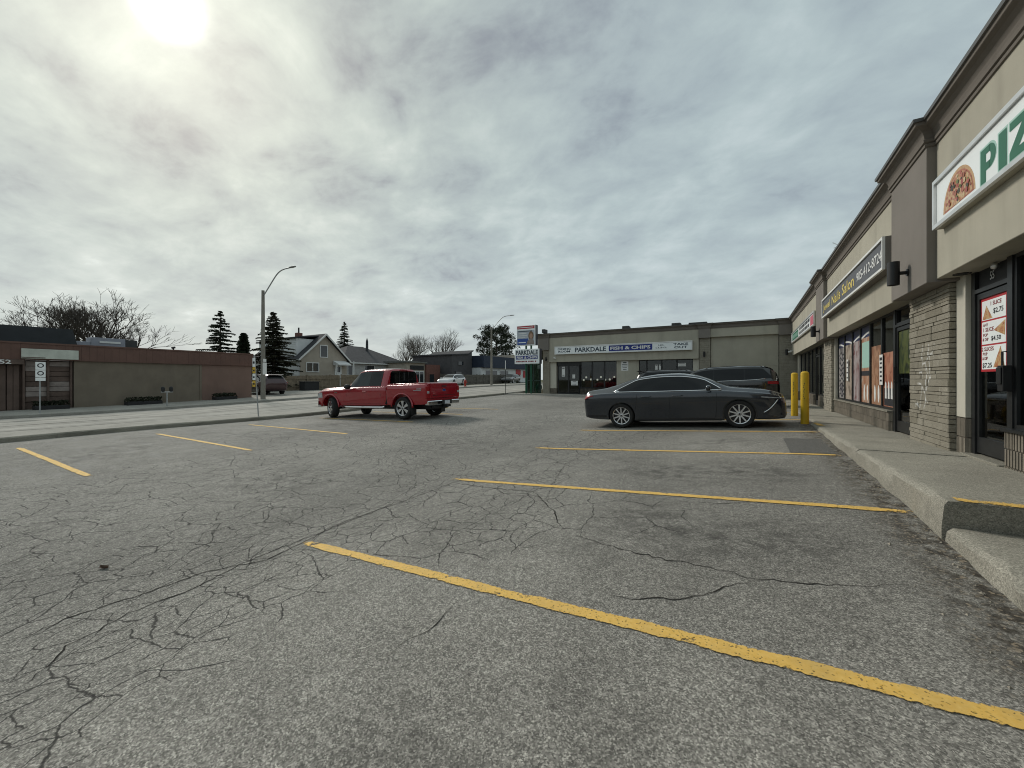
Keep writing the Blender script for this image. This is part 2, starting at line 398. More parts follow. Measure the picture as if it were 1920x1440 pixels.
def capsule(x, y, a, b, r):
    ax, ay = a; bx, by = b; dx, dy = bx-ax, by-ay; L2 = dx*dx+dy*dy or 1e-9
    t = max(0, min(1, ((x-ax)*dx+(y-ay)*dy)/L2)); d = math.hypot(x-ax-t*dx, y-ay-t*dy)
    return max(0, 1-(d/r)**2)
CRK = [((-3.3,-2),(-3.9,2.6),1.15,1.0), ((-3.9,2.4),(-4.0,5.6),.8,1.0), ((-3.4,5),(-3.2,10.3),1.05,.95), ((-2.6,3.6),(-3.2,5.6),1.1,.9), ((-5.2,0),(-5.4,3),1.3,.75),
       ((-8.6,-1),(-8.2,4),2.0,.62), ((-8.6,4),(-8.0,11),1.7,.66), ((-7.0,0.5),(-6.2,6),1.8,.62), ((-5.0,3),(-5.6,8),1.1,.5), ((-6.2,9),(-5.5,19),1.6,.6), ((-3.1,8.5),(-1.6,10.6),.8,.8), ((-5,14),(-3,22),2,.5), ((-11,14),(-9,20),2,.6), ((-12,5.5),(-10,6.3),1,.5), ((-1.0,4.4),(-1.6,4.2),.9,.35)]
STN = [((-1.0,6.2),1.1,.9), ((.1,6.4),.9,1.0), ((-.5,3.9),1.0,.9), ((.2,4.0),.7,1.0), ((-.9,4.3),.6,.9), ((-2.2,2.9),.5,.7), ((-1.9,7.0),.8,.6), ((-.6,1.7),.5,.6), ((-6.5,3.5),1.6,.5), ((-6.2,7.5),2.0,.5), ((-.4,8.9),.9,.7), ((-1.2,3.2),.5,.5), ((-12.3,3.4),1.3,.55), ((-12.6,6.0),1.3,.6), ((-12.3,8.6),1.2,.6), ((-11,13.6),2,.6), ((-6,17),3,.45), ((-3,21),2.5,.5), ((-9,21),3,.45), ((-1.2,1.2),.8,.5), ((-12,2.6),1,.6), ((-.3,11.8),2.2,.7), ((-12,11.2),2.6,.7)]
def sheet(name, mat, xs, ys, zf, attrs=None):
    m = MB(); m.grid([[(x, y, zf(x, y)) for x in xs] for y in ys]); o = m.build(name, mat, None, smooth=True)
    if attrs:
        for an, fn in attrs.items():
            at = o.data.attributes.new(an, 'FLOAT', 'POINT'); at.data.foreach_set('value', [fn(v.co.x, v.co.y) for v in o.data.vertices])
    return tag(o, kind='structure')
def frange(a, b, s):
    n = max(1, round((b-a)/s)); return [a+(b-a)*i/n for i in range(n+1)]
lot = sheet('parking_lot', 'asphalt', frange(-16.5, 1.46, .28), frange(-12, 27.1, .3), lotz, {
    'crack': lambda x, y: min(1, max([w*capsule(x, y, a, b, r) for a, b, r, w in CRK] + [.16*max(0, nz(x*.3, y*.3)+.1)])),
    'stain': lambda x, y: min(1, max([w*max(0, 1-math.hypot(x-c[0], (y-c[1])*1.4)/r) for c, r, w in STN])*1.5),
    'scuff': lambda x, y: max(0, min(1, (-8.5-x)/2)),
    'grit': lambda x, y: min(1, max(0, 1-(1.33-x)/.42)*1.35) if y < 13 else .0})
# far terrain, out to the horizon
gx = [-3000,-1200,-500,-220,-120,-90,-70,-58,-48,-40,-34,-31,-27,-18,-16.6,-14,2.5,6,16,40,120,500,3000]
gy = [-3000,-800,-200,-60,-25,-10,0,8,16,24,30,38,48,60,80,110,160,300,700,3000]
def terr(x, y):
    z = roadz(y)-.03
    if -31 < x < 20 and y < 100: z -= .35
    if x >= 20: z = -1.0
    if x < -34: z += .28*min(1, (-34-x)/6)
    return z
sheet('ground', 'ground', gx, gy, terr)
sheet('road', 'road_concrete', [-27.0,-24.7,-22.5,-20.3,-18.2], frange(-60, 120, 3), lambda x, y: roadz(y))
ORG['road'] = Vector((0,0,0))
for x_, w_ in ((-18.32,.16),(-20.35,.07),(-22.55,.09),(-24.75,.07),(-26.85,.14)):
    m = MB(); m.grid([[(x_+w_*k+.02*nz(y*.4, x_), y, roadz(y)+.005) for k in (-.5, .5)] for y in frange(-58, 118, 1.0)]); m.build('tar_joint', 'tar', bpy.data.objects['road'])
sheet('driveway', 'far_walk', [-44,-40,-36,-31.02], frange(15.3, 24, 1), lambda x, y: roadz(y)+.16+.02*(-31-x)/6)

def slab(name, mat, x0, x1, ys, zt, zb, amp=.012, step=.16, edge=1, seed=0.0):
    """a cast slab along Y with a worn nose on its x0 side (edge=1) or both sides (edge=2)"""
    m = MB(); rows = []
    for y in frange(ys[0], ys[1], step):
        z = zt(y); b = zb(y)
        def j(k, a=amp): return a*(nz(y*2.3+seed, k*3.7, seed) + .6*nz(y*7.1, k*2.1, seed+4))
        s = 1 if x1 > x0 else -1
        row = [(x0+s*j(1), y, b), (x0+s*j(2), y, lerp(b, z, .5)), (x0+s*(.004+j(3)), y, z-.035+j(9,.006)), (x0+s*(.03+abs(j(4))*1.6), y, z-.004), (x0+s*.10, y, z), (lerp(x0, x1, .5), y, z+.004*nz(y, 3, seed))]
        if edge == 2: row += [(x1-s*.08, y, z), (x1-s*.02, y, z-.006), (x1, y, z-.03), (x1, y, b)]
        else: row += [(x1, y, z)]
        rows.append(row)
    m.grid(rows); n = len(rows[0])
    base = len(m.v)-n*len(rows)
    m.f.append(tuple(base+i for i in range(n))); m.m.append(0); m.f.append(tuple(base+(len(rows)-1)*n+i for i in range(n))); m.m.append(0)
    return m
# kerb and pavement between lot and street
k = slab('pavement', 'kerb_concrete', -16.5, -18.2, (-60, 120), lambda y: lotz(-16.5, max(-12, min(y, 34)))+.13 if y < 34 else roadz(y)+.12, lambda y: roadz(y)-.4, .02, .5, 2, 3.3).build('pavement', 'far_walk'); tag(k, kind='structure')
kb = slab('kerb', 'kerb_concrete', -16.46, -16.62, (-12, 26.6), lambda y: lotz(-16.5, y)+.137, lambda y: lotz(-16.5, y)-.2, .022, .3, 2, 7.7).build('kerb', 'kerb_concrete'); tag(kb, kind='structure')
fw = slab('far_pavement', 'far_walk', -27.0, -31.0, (-60, 120), lambda y: roadz(y)+.14, lambda y: roadz(y)-.3, .012, .6, 1, 5.1).build('far_pavement', 'far_walk'); tag(fw, kind='structure')
# the plaza walkway: cast slabs, each its own piece
walk = MB(); walk.box(1.40, 3.1, 4.6, 27.9, -1.62, -1.16); walk = tag(walk.build('walkway', 'kerb_concrete'), kind='structure'); ORG['walkway'] = Vector((0,0,0))
joints = [4.42, 7.30, 9.95, 12.05, 14.6, 17.3, 20.0, 22.7, 25.3, 27.9]
for i, (a, b) in enumerate(zip(joints, joints[1:])):
    e = 1.33 if b < 12.2 else 1.44
    g = .008; sm = slab('slab', '', e, 2.80, (a+g, b-g), lambda y: walkz(y)+(.006 if i % 2 else 0), lambda y: min(-1.16, lotz(1.4, y)-.10), .026, .11, 1, i*3.1+1)
    o = sm.build('slab', 'walk_concrete' if i else 'walk_concrete', walk, smooth=True, auto=40)
# footing course that shows under the first slab
m = slab('footing', '', 1.352, 2.6, (4.46, 12.0), lambda y: walkz(y)-.115, lambda y: lotz(1.4, y)-.12, .02, .12, 1, 31.); m.build('footing', 'kerb_concrete', walk, smooth=True, auto=40)
# worn yellow nosing across the end of the first slab, and the yellow kerb end by the bollards
m = MB(); m.grid([[(x, 4.424+.13*j, walkz(4.45)+.0075) for j in (0, .5, 1)] for x in frange(1.42, 3.0, .1)])
o = m.build('painted_nosing', 'yellow_line', walk); at = o.data.attributes.new('ew', 'FLOAT', 'POINT'); at.data.foreach_set('value', [.28 if abs(v.co.y-4.489) > .02 else .62 for v in o.data.vertices])
m = MB(); m.grid([[(1.375+.13*j, y, walkz(y)+.012) for j in (0, .5, 1)] for y in frange(11.2, 12.0, .1)])
o = m.build('painted_kerb_end', 'yellow_line', walk); at = o.data.attributes.new('ew', 'FLOAT', 'POINT'); at.data.foreach_set('value', [.25 if i % 3 != 1 else .5 for i in range(len(o.data.vertices))])
# lower step in front of the first shop, its nose broken away
m = slab('entry_step', '', 1.345, 3.0, (-3, 4.40), lambda y: -1.15-.03*max(0, 2.5-y)/5.5 + (-.05*max(0, 1-abs(y-3.45)/.25) if y < 4 else 0), lambda y: lotz(1.4, y)-.15, .030, .07, 1, 57.)
tag(m.build('entry_step', 'walk_concrete', None, smooth=True, auto=35), kind='structure')

# ------------------------------------------------------------------ painted stall lines
def stall(p0, p1, w=.096, seed=0, g=None):
    p0 = Vector(p0); p1 = Vector(p1); d = (p1-p0); L = d.length; d.normalize(); nrm = Vector((-d.y, d.x))
    m = MB(); rows = []; ew = []
    n = int(L/.12)
    for i in range(n+1):
        c = p0+d*L*i/n + nrm*.012*nz(i*.07, seed); ww = w*(1+.07*nz(i*.5, seed+9))
        endf = min(1, min(i, n-i)/2.5)
        row = []
        for k, e in ((-.62, .0), (-.42, .52), (0, .62), (.42, .52), (.62, .0)):
            q = c+nrm*k*ww; row.append((q.x, q.y, lotz(q.x, q.y)+.006)); ew.append(e*endf)
        rows.append(row)
    m.grid(rows); o = m.build('parking_line', 'yellow_line'); at = o.data.attributes.new('ew', 'FLOAT', 'POINT'); at.data.foreach_set('value', ew)
    return tag(o, kind='structure')
for i, y in enumerate((2.45, 5.05, 7.85, 10.5, 13.2, 15.9, 18.6)): stall((-4.1, y), (1.40, y), seed=i*5)
for i, y in enumerate((2.15, 4.75, 7.32, 9.9, 12.6, 15.2)): stall((-15.1, y), (-9.6, y), seed=i*5+50)
stall((-4.1, -.2), (1.3, -.2), seed=99); stall((-15, -.45), (-9.6, -.45), seed=98)

# ------------------------------------------------------------------ single long cracks
def crack(pts, w=.012, seed=0):
    m = MB(); L = []; pts = [Vector(p) for p in pts]
    for a, b in zip(pts, pts[1:]):
        n = max(2, int((b-a).length/.05))
        L += [a.lerp(b, i/n) for i in range(n)]
    L.append(pts[-1]); rows = []; rgk = random.Random(seed)
    for i, c in enumerate(L):
        t = (L[min(i+1, len(L)-1)]-L[max(0, i-1)]).normalized(); nrm = Vector((-t.y, t.x))
        c = c + nrm*(.03*nz(i*.11, seed)+.010*rgk.gauss(0, 1)); ww = w*(.35+.65*abs(nz(i*.23, seed+8))*2)*min(1, i/6, (len(L)-1-i)/6)+.0008
        rows.append([(*(c+nrm*ww*k), lotz(*(c+nrm*ww*k))+.0035) for k in (-.5, .5)])
    m.grid(rows); return m.build('crack', 'crack', lot)
CR = [[(-1.52, 3.58), (-1.11, 3.47), (-0.55, 3.36), (-0.24, 3.35), (0.06, 3.26), (0.31, 3.32), (0.61, 3.41), (0.89, 3.51)], [(0.06, 3.26), (-0.1, 3.13), (-0.22, 2.97), (-0.43, 2.82), (-0.68, 2.71), (-0.91, 2.73)], [(-1.79, 2.26), (-1.76, 2.08), (-1.74, 1.89), (-1.79, 1.75), (-1.79, 1.64)], [(-3.57, 0.45), (-3.62, 0.57), (-3.88, 0.77), (-4.0, 1.1), (-3.95, 1.48), (-4.06, 1.98), (-4.04, 2.44), (-4.02, 3.39), (-3.93, 4.85), (-3.47, 6.34), (-3.24, 10.14)], [(-4.24, 0.53), (-4.36, 0.84), (-4.25, 1.2), (-4.19, 1.65), (-3.91, 2.05), (-4.05, 2.82), (-4.05, 3.96)], [(-3.95, 4.85), (-3.35, 4.81), (-2.79, 4.73), (-2.48, 4.75), (-1.87, 4.1), (-1.55, 3.6)], [(-2.15, 4.41), (-2.45, 5.39), (-2.74, 6.46), (-2.7, 7.45), (-2.53, 8.68)], [(-0.79, 4.79), (-0.35, 4.82), (0.1, 5.03), (0.4, 5.21)]]
for i, c in enumerate(CR): crack([Vector(q) for q in c], .014 if i in (3, 4, 5) else .011, i*7.7)
# patch of newer asphalt by the walkway
def m_patch(n):
    t = NT(n); k = t.ramp(t.sep(t.vor(115, 'F1', out='Color'))[0], [(0, .6), (.6, 1.0), (1, 1.7)]); return t.p(col=t.mix(1.0, (.10,.096,.088), k, 'MULTIPLY'), rough=.9)
DEF['patch'] = m_patch
m = MB(); m.grid([[(x+.03*nz(y*3, x*5), y, lotz(x, y)+.004) for x in frange(.62, 1.22, .15)] for y in frange(7.95, 9.5, .15)]); o = m.build('asphalt_patch', 'patch', lot)
DEF['gravel'] = plain((.30,.27,.22), .9, .6, 45, 0)
# loose stones and a dead leaf
m = MB(); random.seed(11)
for i in range(520):
    y = random.uniform(1.6, 12); x = 1.32-abs(random.gauss(0, .16)); r = random.uniform(.004, .012)*(1.6 if random.random() < .06 else 1); z = lotz(x, y)
    a = random.uniform(0, 6)
    m.add([(x+r*math.cos(a+k*2.1)*random.uniform(.7,1.2), y+r*math.sin(a+k*2.1), z) for k in range(3)] + [(x, y, z+r*.9)], [(0,1,3),(1,2,3),(2,0,3)])
o = m.build('gravel', 'gravel'); tag(o, 'loose grit and small stones in the gutter along the walkway', 'gravel', kind='stuff')
# ------------------------------------------------------------------ building materials
def m_stucco(col, dirt=.5):
    def f(n):
        t = NT(n); z = t.sep()[2]
        a = t.ramp(t.noise(.9, 6, .6), [(.3, .90), (.7, 1.08)]); c = t.mix(1.0, col, a, 'MULTIPLY')
        s = t.ramp(t.noise(2.2, 6, .6, t.map((1, 1, .12))), [(.52, 0.0), (.78, dirt)]); c = t.mix(s, c, tuple(q*.62 for q in col))
        c = t.mix(1.0, c, t.ramp(t.noise(160, 2), [(.3, .93), (.7, 1.06)]), 'MULTIPLY')
        t.bump(t.noise(170, 3, .7), .35, .006); return t.p(col=c, rough=.92, spec=.2)
    return f
DEF['stucco'] = m_stucco((.415, .39, .32)); DEF['cream'] = m_stucco((.52, .495, .42), .25)
DEF['taupe'] = m_stucco((.215, .195, .175), .3); DEF['cornice'] = m_stucco((.175, .155, .135), .4)
DEF['cap'] = plain((.10, .095, .09), .45, .2, 3, .05, metal=.3)
def m_stone(n):
    t = NT(n); r = t.rnd(); sp = t.sep()
    c = t.mix(r, (.235, .215, .170), (.335, .31, .255)); c = t.mix(t.ramp(t.noise(5, 6, .65), [(.4, 0.0), (.7, .5)]), c, (.20, .18, .145))
    c = t.mix(1.0, c, t.ramp(t.noise(60, 4, .6), [(.25, .75), (.75, 1.25)]), 'MULTIPLY')
    # a faded white spray tag on the near pillar
    g = t.vor(5.2, 'DISTANCE_TO_EDGE', t.map((0, 1, .55), (0, 3.1, .2), (.5, 0, 0), src=None)); g2 = t.M('LESS_THAN', t.M('ADD', g, t.M('MULTIPLY', t.noise(7, 3), .05)), .062)
    mk = t.M('MULTIPLY', t.M('LESS_THAN', t.M('ABSOLUTE', t.M('SUBTRACT', t.M('ADD', sp[1], t.M('MULTIPLY', sp[2], .30)), 8.67)), .24), t.M('LESS_THAN', t.M('ABSOLUTE', t.M('SUBTRACT', sp[2], .05)), .50))
    fade = t.ramp(t.noise(14, 4, .7), [(.36, 0.0), (.52, .85)])
    c = t.mix(t.M('MULTIPLY', t.M('MULTIPLY', g2, mk), fade), c, (.62, .62, .60))
    t.bump(t.M('ADD', t.noise(30, 5, .7), t.M('MULTIPLY', t.noise(9, 3), .7)), .8, .02); return t.p(col=c, rough=.95, spec=.15)
DEF['stone'] = m_stone
DEF['mortar'] = plain((.19, .17, .135), .95, .25, 8, .4, 80)
DEF['block'] = plain((.235, .205, .165), .95, .22, 5, .6, 70, rnd=.12, dirt=.4)
DEF['blackframe'] = plain((.016, .017, .018), .38, .3, 6, .02)
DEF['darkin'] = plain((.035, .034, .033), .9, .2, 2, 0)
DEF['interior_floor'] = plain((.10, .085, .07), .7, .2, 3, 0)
DEF['glass'] = glassy((.88, .92, .90), .02, .95)
DEF['darkglass'] = glassy((.75, .80, .78), .02, .8)
DEF['white'] = plain((.72, .72, .70), .5, .06, 4, .02)
DEF['signwhite'] = plain((.82, .85, .85), .35, .05, 1.5, 0)
DEF['alu'] = plain((.66, .66, .65), .35, .1, 5, .02, metal=.6)
DEF['black'] = plain((.012, .012, .013), .45, .2, 6, .02)
DEF['blackmatt'] = plain((.02, .02, .021), .7, .2, 6, .05)
DEF['roofdark'] = plain((.06, .06, .06), .9, .2, 2, .3)
DEF['green_letter'] = plain((.018, .135, .075), .5, .08, 5, 0)
DEF['green_pale'] = plain((.36, .56, .49), .5, .05, 5, 0)
DEF['navy'] = plain((.012, .028, .20), .45, .1, 4, 0)
DEF['slate_ink'] = plain((.035, .055, .075), .5, .1, 5, 0)
DEF['ink'] = plain((.02, .02, .025), .6, .1, 5, 0)
DEF['red'] = plain((.42, .022, .03), .5, .12, 4, 0)
DEF['gold'] = plain((.72, .56, .12), .45, .15, 5, 0)
DEF['charcoal'] = plain((.085, .085, .095), .5, .12, 2, .02)
DEF['yellow_paint'] = plain((.66, .42, .02), .5, .14, 5, .15, 40, dirt=.5)

DEF['white_dull'] = plain((.35, .37, .38), .7, .2, 6, 0)
DEF['navy_film'] = plain((.03, .035, .10), .35, .3, 4, 0)
DEF['red_ink'] = plain((.22, .02, .025), .6, .1, 4, 0)
DEF['carton'] = plain((.40,.30,.17), .85, .15, 6, .1)

# ------------------------------------------------------------------ building helpers
class Wall:
    """maps (along, outward, z) to the world for a frontage; kind 'S' plaza (faces -X), 'P' restaurant (faces -Y)"""
    def __init__(s, kind, plane): s.k = kind; s.p = plane
    def __call__(s, a, o, z): return (s.p-o, a, z) if s.k == 'S' else (a, s.p-o, z)
    def box(s, m, a0, a1, o0, o1, z0, z1):
        p = s(a0, o0, z0); q = s(a1, o1, z1); m.box(p[0], q[0], p[1], q[1], p[2], q[2])
    def size(s, da, do, dz): return (do, da, dz) if s.k == 'S' else (da, do, dz)
    def xd(s): return (0, -1, 0) if s.k == 'S' else (1, 0, 0)
def sweep(path, prof, name, mat, parent):
    """sweep (outward, z) profile along a plan path, outward = left of travel, mitred"""
    m = MB(); P = [Vector(p) for p in path]; rows = []
    def ln(a, b): d = (b-a).normalized(); return Vector((-d.y, d.x))
    for i, p in enumerate(P):
        n1 = ln(P[i-1], p) if i else ln(p, P[1]); n2 = ln(p, P[i+1]) if i < len(P)-1 else n1
        mv = (n1+n2); mv = mv/ (1+n1.dot(n2))
        rows.append([(p.x+mv.x*o, p.y+mv.y*o, z) for o, z in prof])
    m.grid(rows); return m.build(name, mat, parent)
CORN = [(-.02,3.225),(.02,3.23),(.025,3.262),(.012,3.27),(.012,3.282),(.035,3.29),(.04,3.325),(.028,3.335),(.03,3.35),(.04,3.39),(.06,3.43),(.10,3.465),(.145,3.485),(.15,3.49),(.155,3.528)]
CAPP = [(.156,3.528),(.178,3.53),(.182,3.575),(-.1,3.58),(-.5,3.50)]
def window(parent, W, a0, a1, z0, z1, fr=.045, glass='darkglass', o=0, name='window', depth=.07):
    m = MB()
    W.box(m, a0, a0+fr, o-depth/2, o+depth/2, z0, z1); W.box(m, a1-fr, a1, o-depth/2, o+depth/2, z0, z1)
    W.box(m, a0+fr, a1-fr, o-depth/2, o+depth/2, z0, z0+fr); W.box(m, a0+fr, a1-fr, o-depth/2, o+depth/2, z1-fr, z1)
    w = m.build(name, 'blackframe', parent)
    m = MB(); W.box(m, a0+fr, a1-fr, o-.006, o+.006, z0+fr, z1-fr); m.build('pane', glass, w); return w
def notice(parent_none, W, a, o, z, w, h, label, hdr='ink', lines=4):
    """paper notice: a sheet with a printed heading and rows"""
    t = thing('paper_notice', label, 'notice', W(a, o, z-h/2))
    m = MB(); W.box(m, a-w/2, a+w/2, o, o+.004, z-h/2, z+h/2); m.build('sheet', 'white', t)
    for i in range(lines):
        zz = z+h*.36-h*.72*i/max(1, lines-1); ww = w*random.uniform(.5, .8)
        m = MB(); W.box(m, a-ww/2, a+ww/2, o+.004, o+.007, zz-h*.03*(1.6 if i == 0 else 1), zz+h*.03*(1.6 if i == 0 else 1)); m.build('printed_line', hdr, t)
    return t
def ribmesh(n=7):
    k = ('rib', n)
    if k not in UNIT:
        m = MB(); pts = []
        for i in range(n):
            a = -.5+i/n; w = 1/n
            pts += [(a+.04*w, -.32), (a+.10*w, -.5), (a+.60*w, -.5), (a+.70*w, -.30), (a+.96*w, -.28)]
        pts += [(.5, .5), (-.5, .5)]
        m.prism([(x, y, -.49) for x, y in pts], (0, 0, .98)); o = m.build('block', 'block', None); UNIT[k] = o.data; bpy.data.objects.remove(o)
    return UNIT[k]
def blocks(parent, W, a0, a1, o, z0, z1, bw=.4, bh=.2, depth=.14):
    """split-rib concrete blocks, laid one by one"""
    rows = max(1, round((z1-z0)/bh)); h = (z1-z0)/rows
    for r in range(rows):
        a = a0; first = True
        while a < a1-.02:
            w = min(bw*(.5 if (r % 2 and first) else 1), a1-a); first = False
            if a1-(a+w) < .08: w = a1-a
            ob = bpy.data.objects.new('block', ribmesh()); COL.objects.link(ob); ob.parent = parent
            ob.location = Vector(W(a+w/2, o-depth/2, z0+h*(r+.5))) - ORG.get(parent.name, Vector((0,0,0)))
            ob.scale = (w-.008, depth, h-.008); ob.rotation_euler = (0, 0, R(-90) if W.k == 'S' else 0)
            a += w
def ledge(parent, W, a0, a1, o, z0, z1, single=True, depth=.13, seed=1, mean=.075):
    """ledgestone courses; single=True lays every stone as its own piece"""
    rng = random.Random(seed); z = z0; m = MB()
    while z < z1-.02:
        h = rng.choice((.05, .065, .075, .085, .11))*mean/.075
        if z1-(z+h) < .04: h = z1-z
        a = a0
        while a < a1-.01:
            w = rng.uniform(.18, .62)
            if a1-(a+w) < .14: w = a1-a
            pr = rng.uniform(-.006, .007)
            if single: piece('stone', parent, W(a+w/2, o-depth/2+pr, z+h/2), W.size(w-.007, depth, h-.006), 'stone', bev=.05)
            else: W.box(m, a+.004, a+w-.004, o-depth+pr, o+pr, z+.004, z+h-.004)
            a += w
        z += h
    if not single: tag(m.build('stones', 'stone', parent), kind='stuff')

# ------------------------------------------------------------------ plaza building (right)
S = Wall('S', 2.58); zS = lambda y: walkz(y)+.028
plaza = thing('plaza_building', 'beige stucco shopping plaza with taupe pilasters and stone pillars along the right', 'building', (6, 12, -1.05))
bays = [(-5.0, 7.68), (9.23, 16.3), (17.9, 28.0)]
for a0, a1 in bays:
    m = MB(); S.box(m, a0, a1, -1.2, .33, 1.385, 3.3); m.build('fascia', 'stucco', plaza, bevel=.006)
for i, (a0, a1) in enumerate([(7.68, 9.23), (16.3, 17.9)]):
    m = MB(); S.box(m, a0, a1, -1.2, .43, 1.345, 3.3); m.build('pilaster', 'taupe', plaza, bevel=.006)
path = [(2.25,-5.0),(2.25,7.68),(2.15,7.68),(2.15,9.23),(2.25,9.23),(2.25,16.3),(2.15,16.3),(2.15,17.9),(2.25,17.9),(2.25,27.87)]
cor = sweep(path, CORN, 'cornice', 'cornice', plaza); sweep(path, CAPP, 'cornice_cap', 'cap', cor)
m = MB(); m.box(2.6, 16, -5.0, 28, 3.30, 3.36); m.build('roof', 'roofdark', plaza)
m = MB(); m.box(15.8, 16, -5, 28, -1.3, 3.3); m.build('rear_wall', 'stucco', plaza)
m = MB(); m.box(2.7, 15.8, -5.0, -4.8, -1.3, 3.3); m.build('end_wall', 'stucco', plaza)
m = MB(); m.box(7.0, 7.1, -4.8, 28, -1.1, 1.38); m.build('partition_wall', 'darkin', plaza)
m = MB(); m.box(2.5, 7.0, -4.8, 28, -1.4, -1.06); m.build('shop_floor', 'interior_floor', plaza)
# stone pillars: a rendered core and stones laid against it
p1 = MB(); S.box(p1, 7.82, 9.29, -.1, .10, -1.1, 1.345); p1 = p1.build('stone_pillar', 'mortar', plaza)
ledge(p1, S, 7.79, 9.32, .18, -1.02, 1.343, True, .15, 3)
p2 = MB(); S.box(p2, 16.63, 18.07, -.1, .10, -1.15, 1.345); p2 = p2.build('stone_pillar', 'mortar', plaza); ledge(p2, S, 16.6, 18.1, .18, -1.06, 1.343, False, .15, 5)
# bay 1: cream column on a ribbed footing, glass door number 55, window beyond
m = MB(); S.box(m, 7.53, 7.79, -.15, .105, -.50, 1.384); m.build('column', 'cream', plaza, bevel=.004)
blocks(plaza, S, 7.52, 7.79, .105, -1.02, -.505, .27, .26, .2)
def door(parent, W, a0, a1, z0, z1, hinge=1, glass='glass', top=None):
    d = MB(); f = .06
    W.box(d, a0, a0+f, -.03, .03, z0, z1); W.box(d, a1-f, a1, -.03, .03, z0, z1); W.box(d, a0+f, a1-f, -.03, .03, z1-f*1.2, z1); W.box(d, a0+f, a1-f, -.03, .03, z0, z0+.2)
    d = d.build('door', 'blackframe', parent)
    m = MB(); W.box(m, a0+f, a1-f, -.006, .006, z0+.2, z1-f*1.2); m.build('pane', glass, d)
    ah = a0+f*.5 if hinge > 0 else a1-f*.5
    m = MB(); m.tube([W(ah, .03, .95+z0), W(ah, .075, .95+z0), W(ah, .075, 1.25+z0), W(ah, .03, 1.25+z0)], .011, 6); m.build('handle', 'blackmatt', d); return d
d55 = door(plaza, S, 6.70, 7.44, -.93, 1.09)
m = MB(); S.box(m, 7.44, 7.53, -.06, .05, -.97, 1.384); S.box(m, 6.60, 6.70, -.06, .05, -.97, 1.384); S.box(m, 6.70, 7.44, -.06, .05, 1.10, 1.15); m.build('door_frame', 'blackframe', plaza)
m = MB(); S.box(m, 6.70, 7.44, -.012, .012, 1.15, 1.384); tr = m.build('transom', 'blackmatt', plaza)
text('55', 'number', 'alu', tr, S(7.10, .014, 1.27), .10, .10, S.xd(), bold=.01)
m = MB(); S.box(m, 6.6, 7.53, -.1, .16, -1.05, -.955); m.build('threshold', 'kerb_concrete', plaza, bevel=.01)
blocks(plaza, S, 4.0, 6.60, .11, -1.15, -.57, .4, .195, .2); blocks(plaza, S, -4.8, 4.0, .11, -1.2, -.57, .4, .21, .2)
m = MB(); S.box(m, -4.8, 6.60, -.1, .14, -.57, -.54); m.build('window_sill', 'blackframe', plaza)
for a in frange(-4.6, 6.6, 1.6)[:-1]: window(plaza, S, a, a+1.6, -.54, 1.384)
# vertical blinds inside the door
bl = MB()
for i in range(6): S.box(bl, 6.80+i*.075, 6.86+i*.075, -.19, -.185, -.80, 1.0)
tag(bl.build('blinds', 'white_dull', plaza), kind='stuff')
# soffit downlight
m = MB(); m.lathe([(.07, 1.382), (.085, 1.376), (.085, 1.384)], 20, (2.42, 7.45, 0)); m.lathe([(.0, 1.3835), (.06, 1.383)], 16, (2.42, 7.45, 0)); m.build('soffit_light', 'blackmatt', plaza)

# bay 2: nail salon
MU = [16.47, 15.47, 14.44, 13.54, 12.58, 11.62, 10.75]
m = MB(); S.box(m, 16.47, 16.63, -.15, .10, -.63, 1.384); m.build('column', 'cream', plaza)
blocks(plaza, S, 10.78, 16.62, .11, -1.04, -.655, .42, .19, .2)
m = MB(); S.box(m, 10.78, 16.62, -.1, .135, -.655, -.625); m.build('window_sill', 'kerb_concrete', plaza)
for a1, a0 in zip(MU, MU[1:]): window(plaza, S, a0, a1, -.625, 1.384, .05)
d2 = door(plaza, S, 9.72, 10.62, -1.0, 1.02, -1)
m = MB(); S.box(m, 10.62, 10.75, -.06, .05, -1.03, 1.384); S.box(m, 9.45, 9.72, -.06, .05, -1.03, 1.384); S.box(m, 9.72, 10.62, -.06, .05, 1.03, 1.08); m.build('door_frame', 'blackframe', plaza)
window(plaza, S, 9.72, 10.62, 1.08, 1.384, .03, name='transom_window')
# bay 3
m = MB(); S.box(m, 26.75, 27.3, -.15, .10, -.63, 1.384); m.build('column', 'cream', plaza)
m = MB(); S.box(m, 27.3, 28.0, -.5, .08, -1.3, 1.384); m.build('end_pier', 'stucco', plaza)
blocks(plaza, S, 21.3, 27.3, .11, -1.09, -.63, .42, .23, .2); blocks(plaza, S, 18.1, 20.0, .11, -1.09, -.63, .42, .23, .2)
for a0, a1 in ((25.1,26.75),(23.7,25.1),(22.5,23.7),(21.3,22.5),(18.1,19.2),(19.2,20.15)): window(plaza, S, a0, a1, -.625, 1.384, .05)
door(plaza, S, 20.2, 21.2, -1.06, 1.02, 1); window(plaza, S, 20.2, 21.2, 1.05, 1.384, .03, name='transom_window')

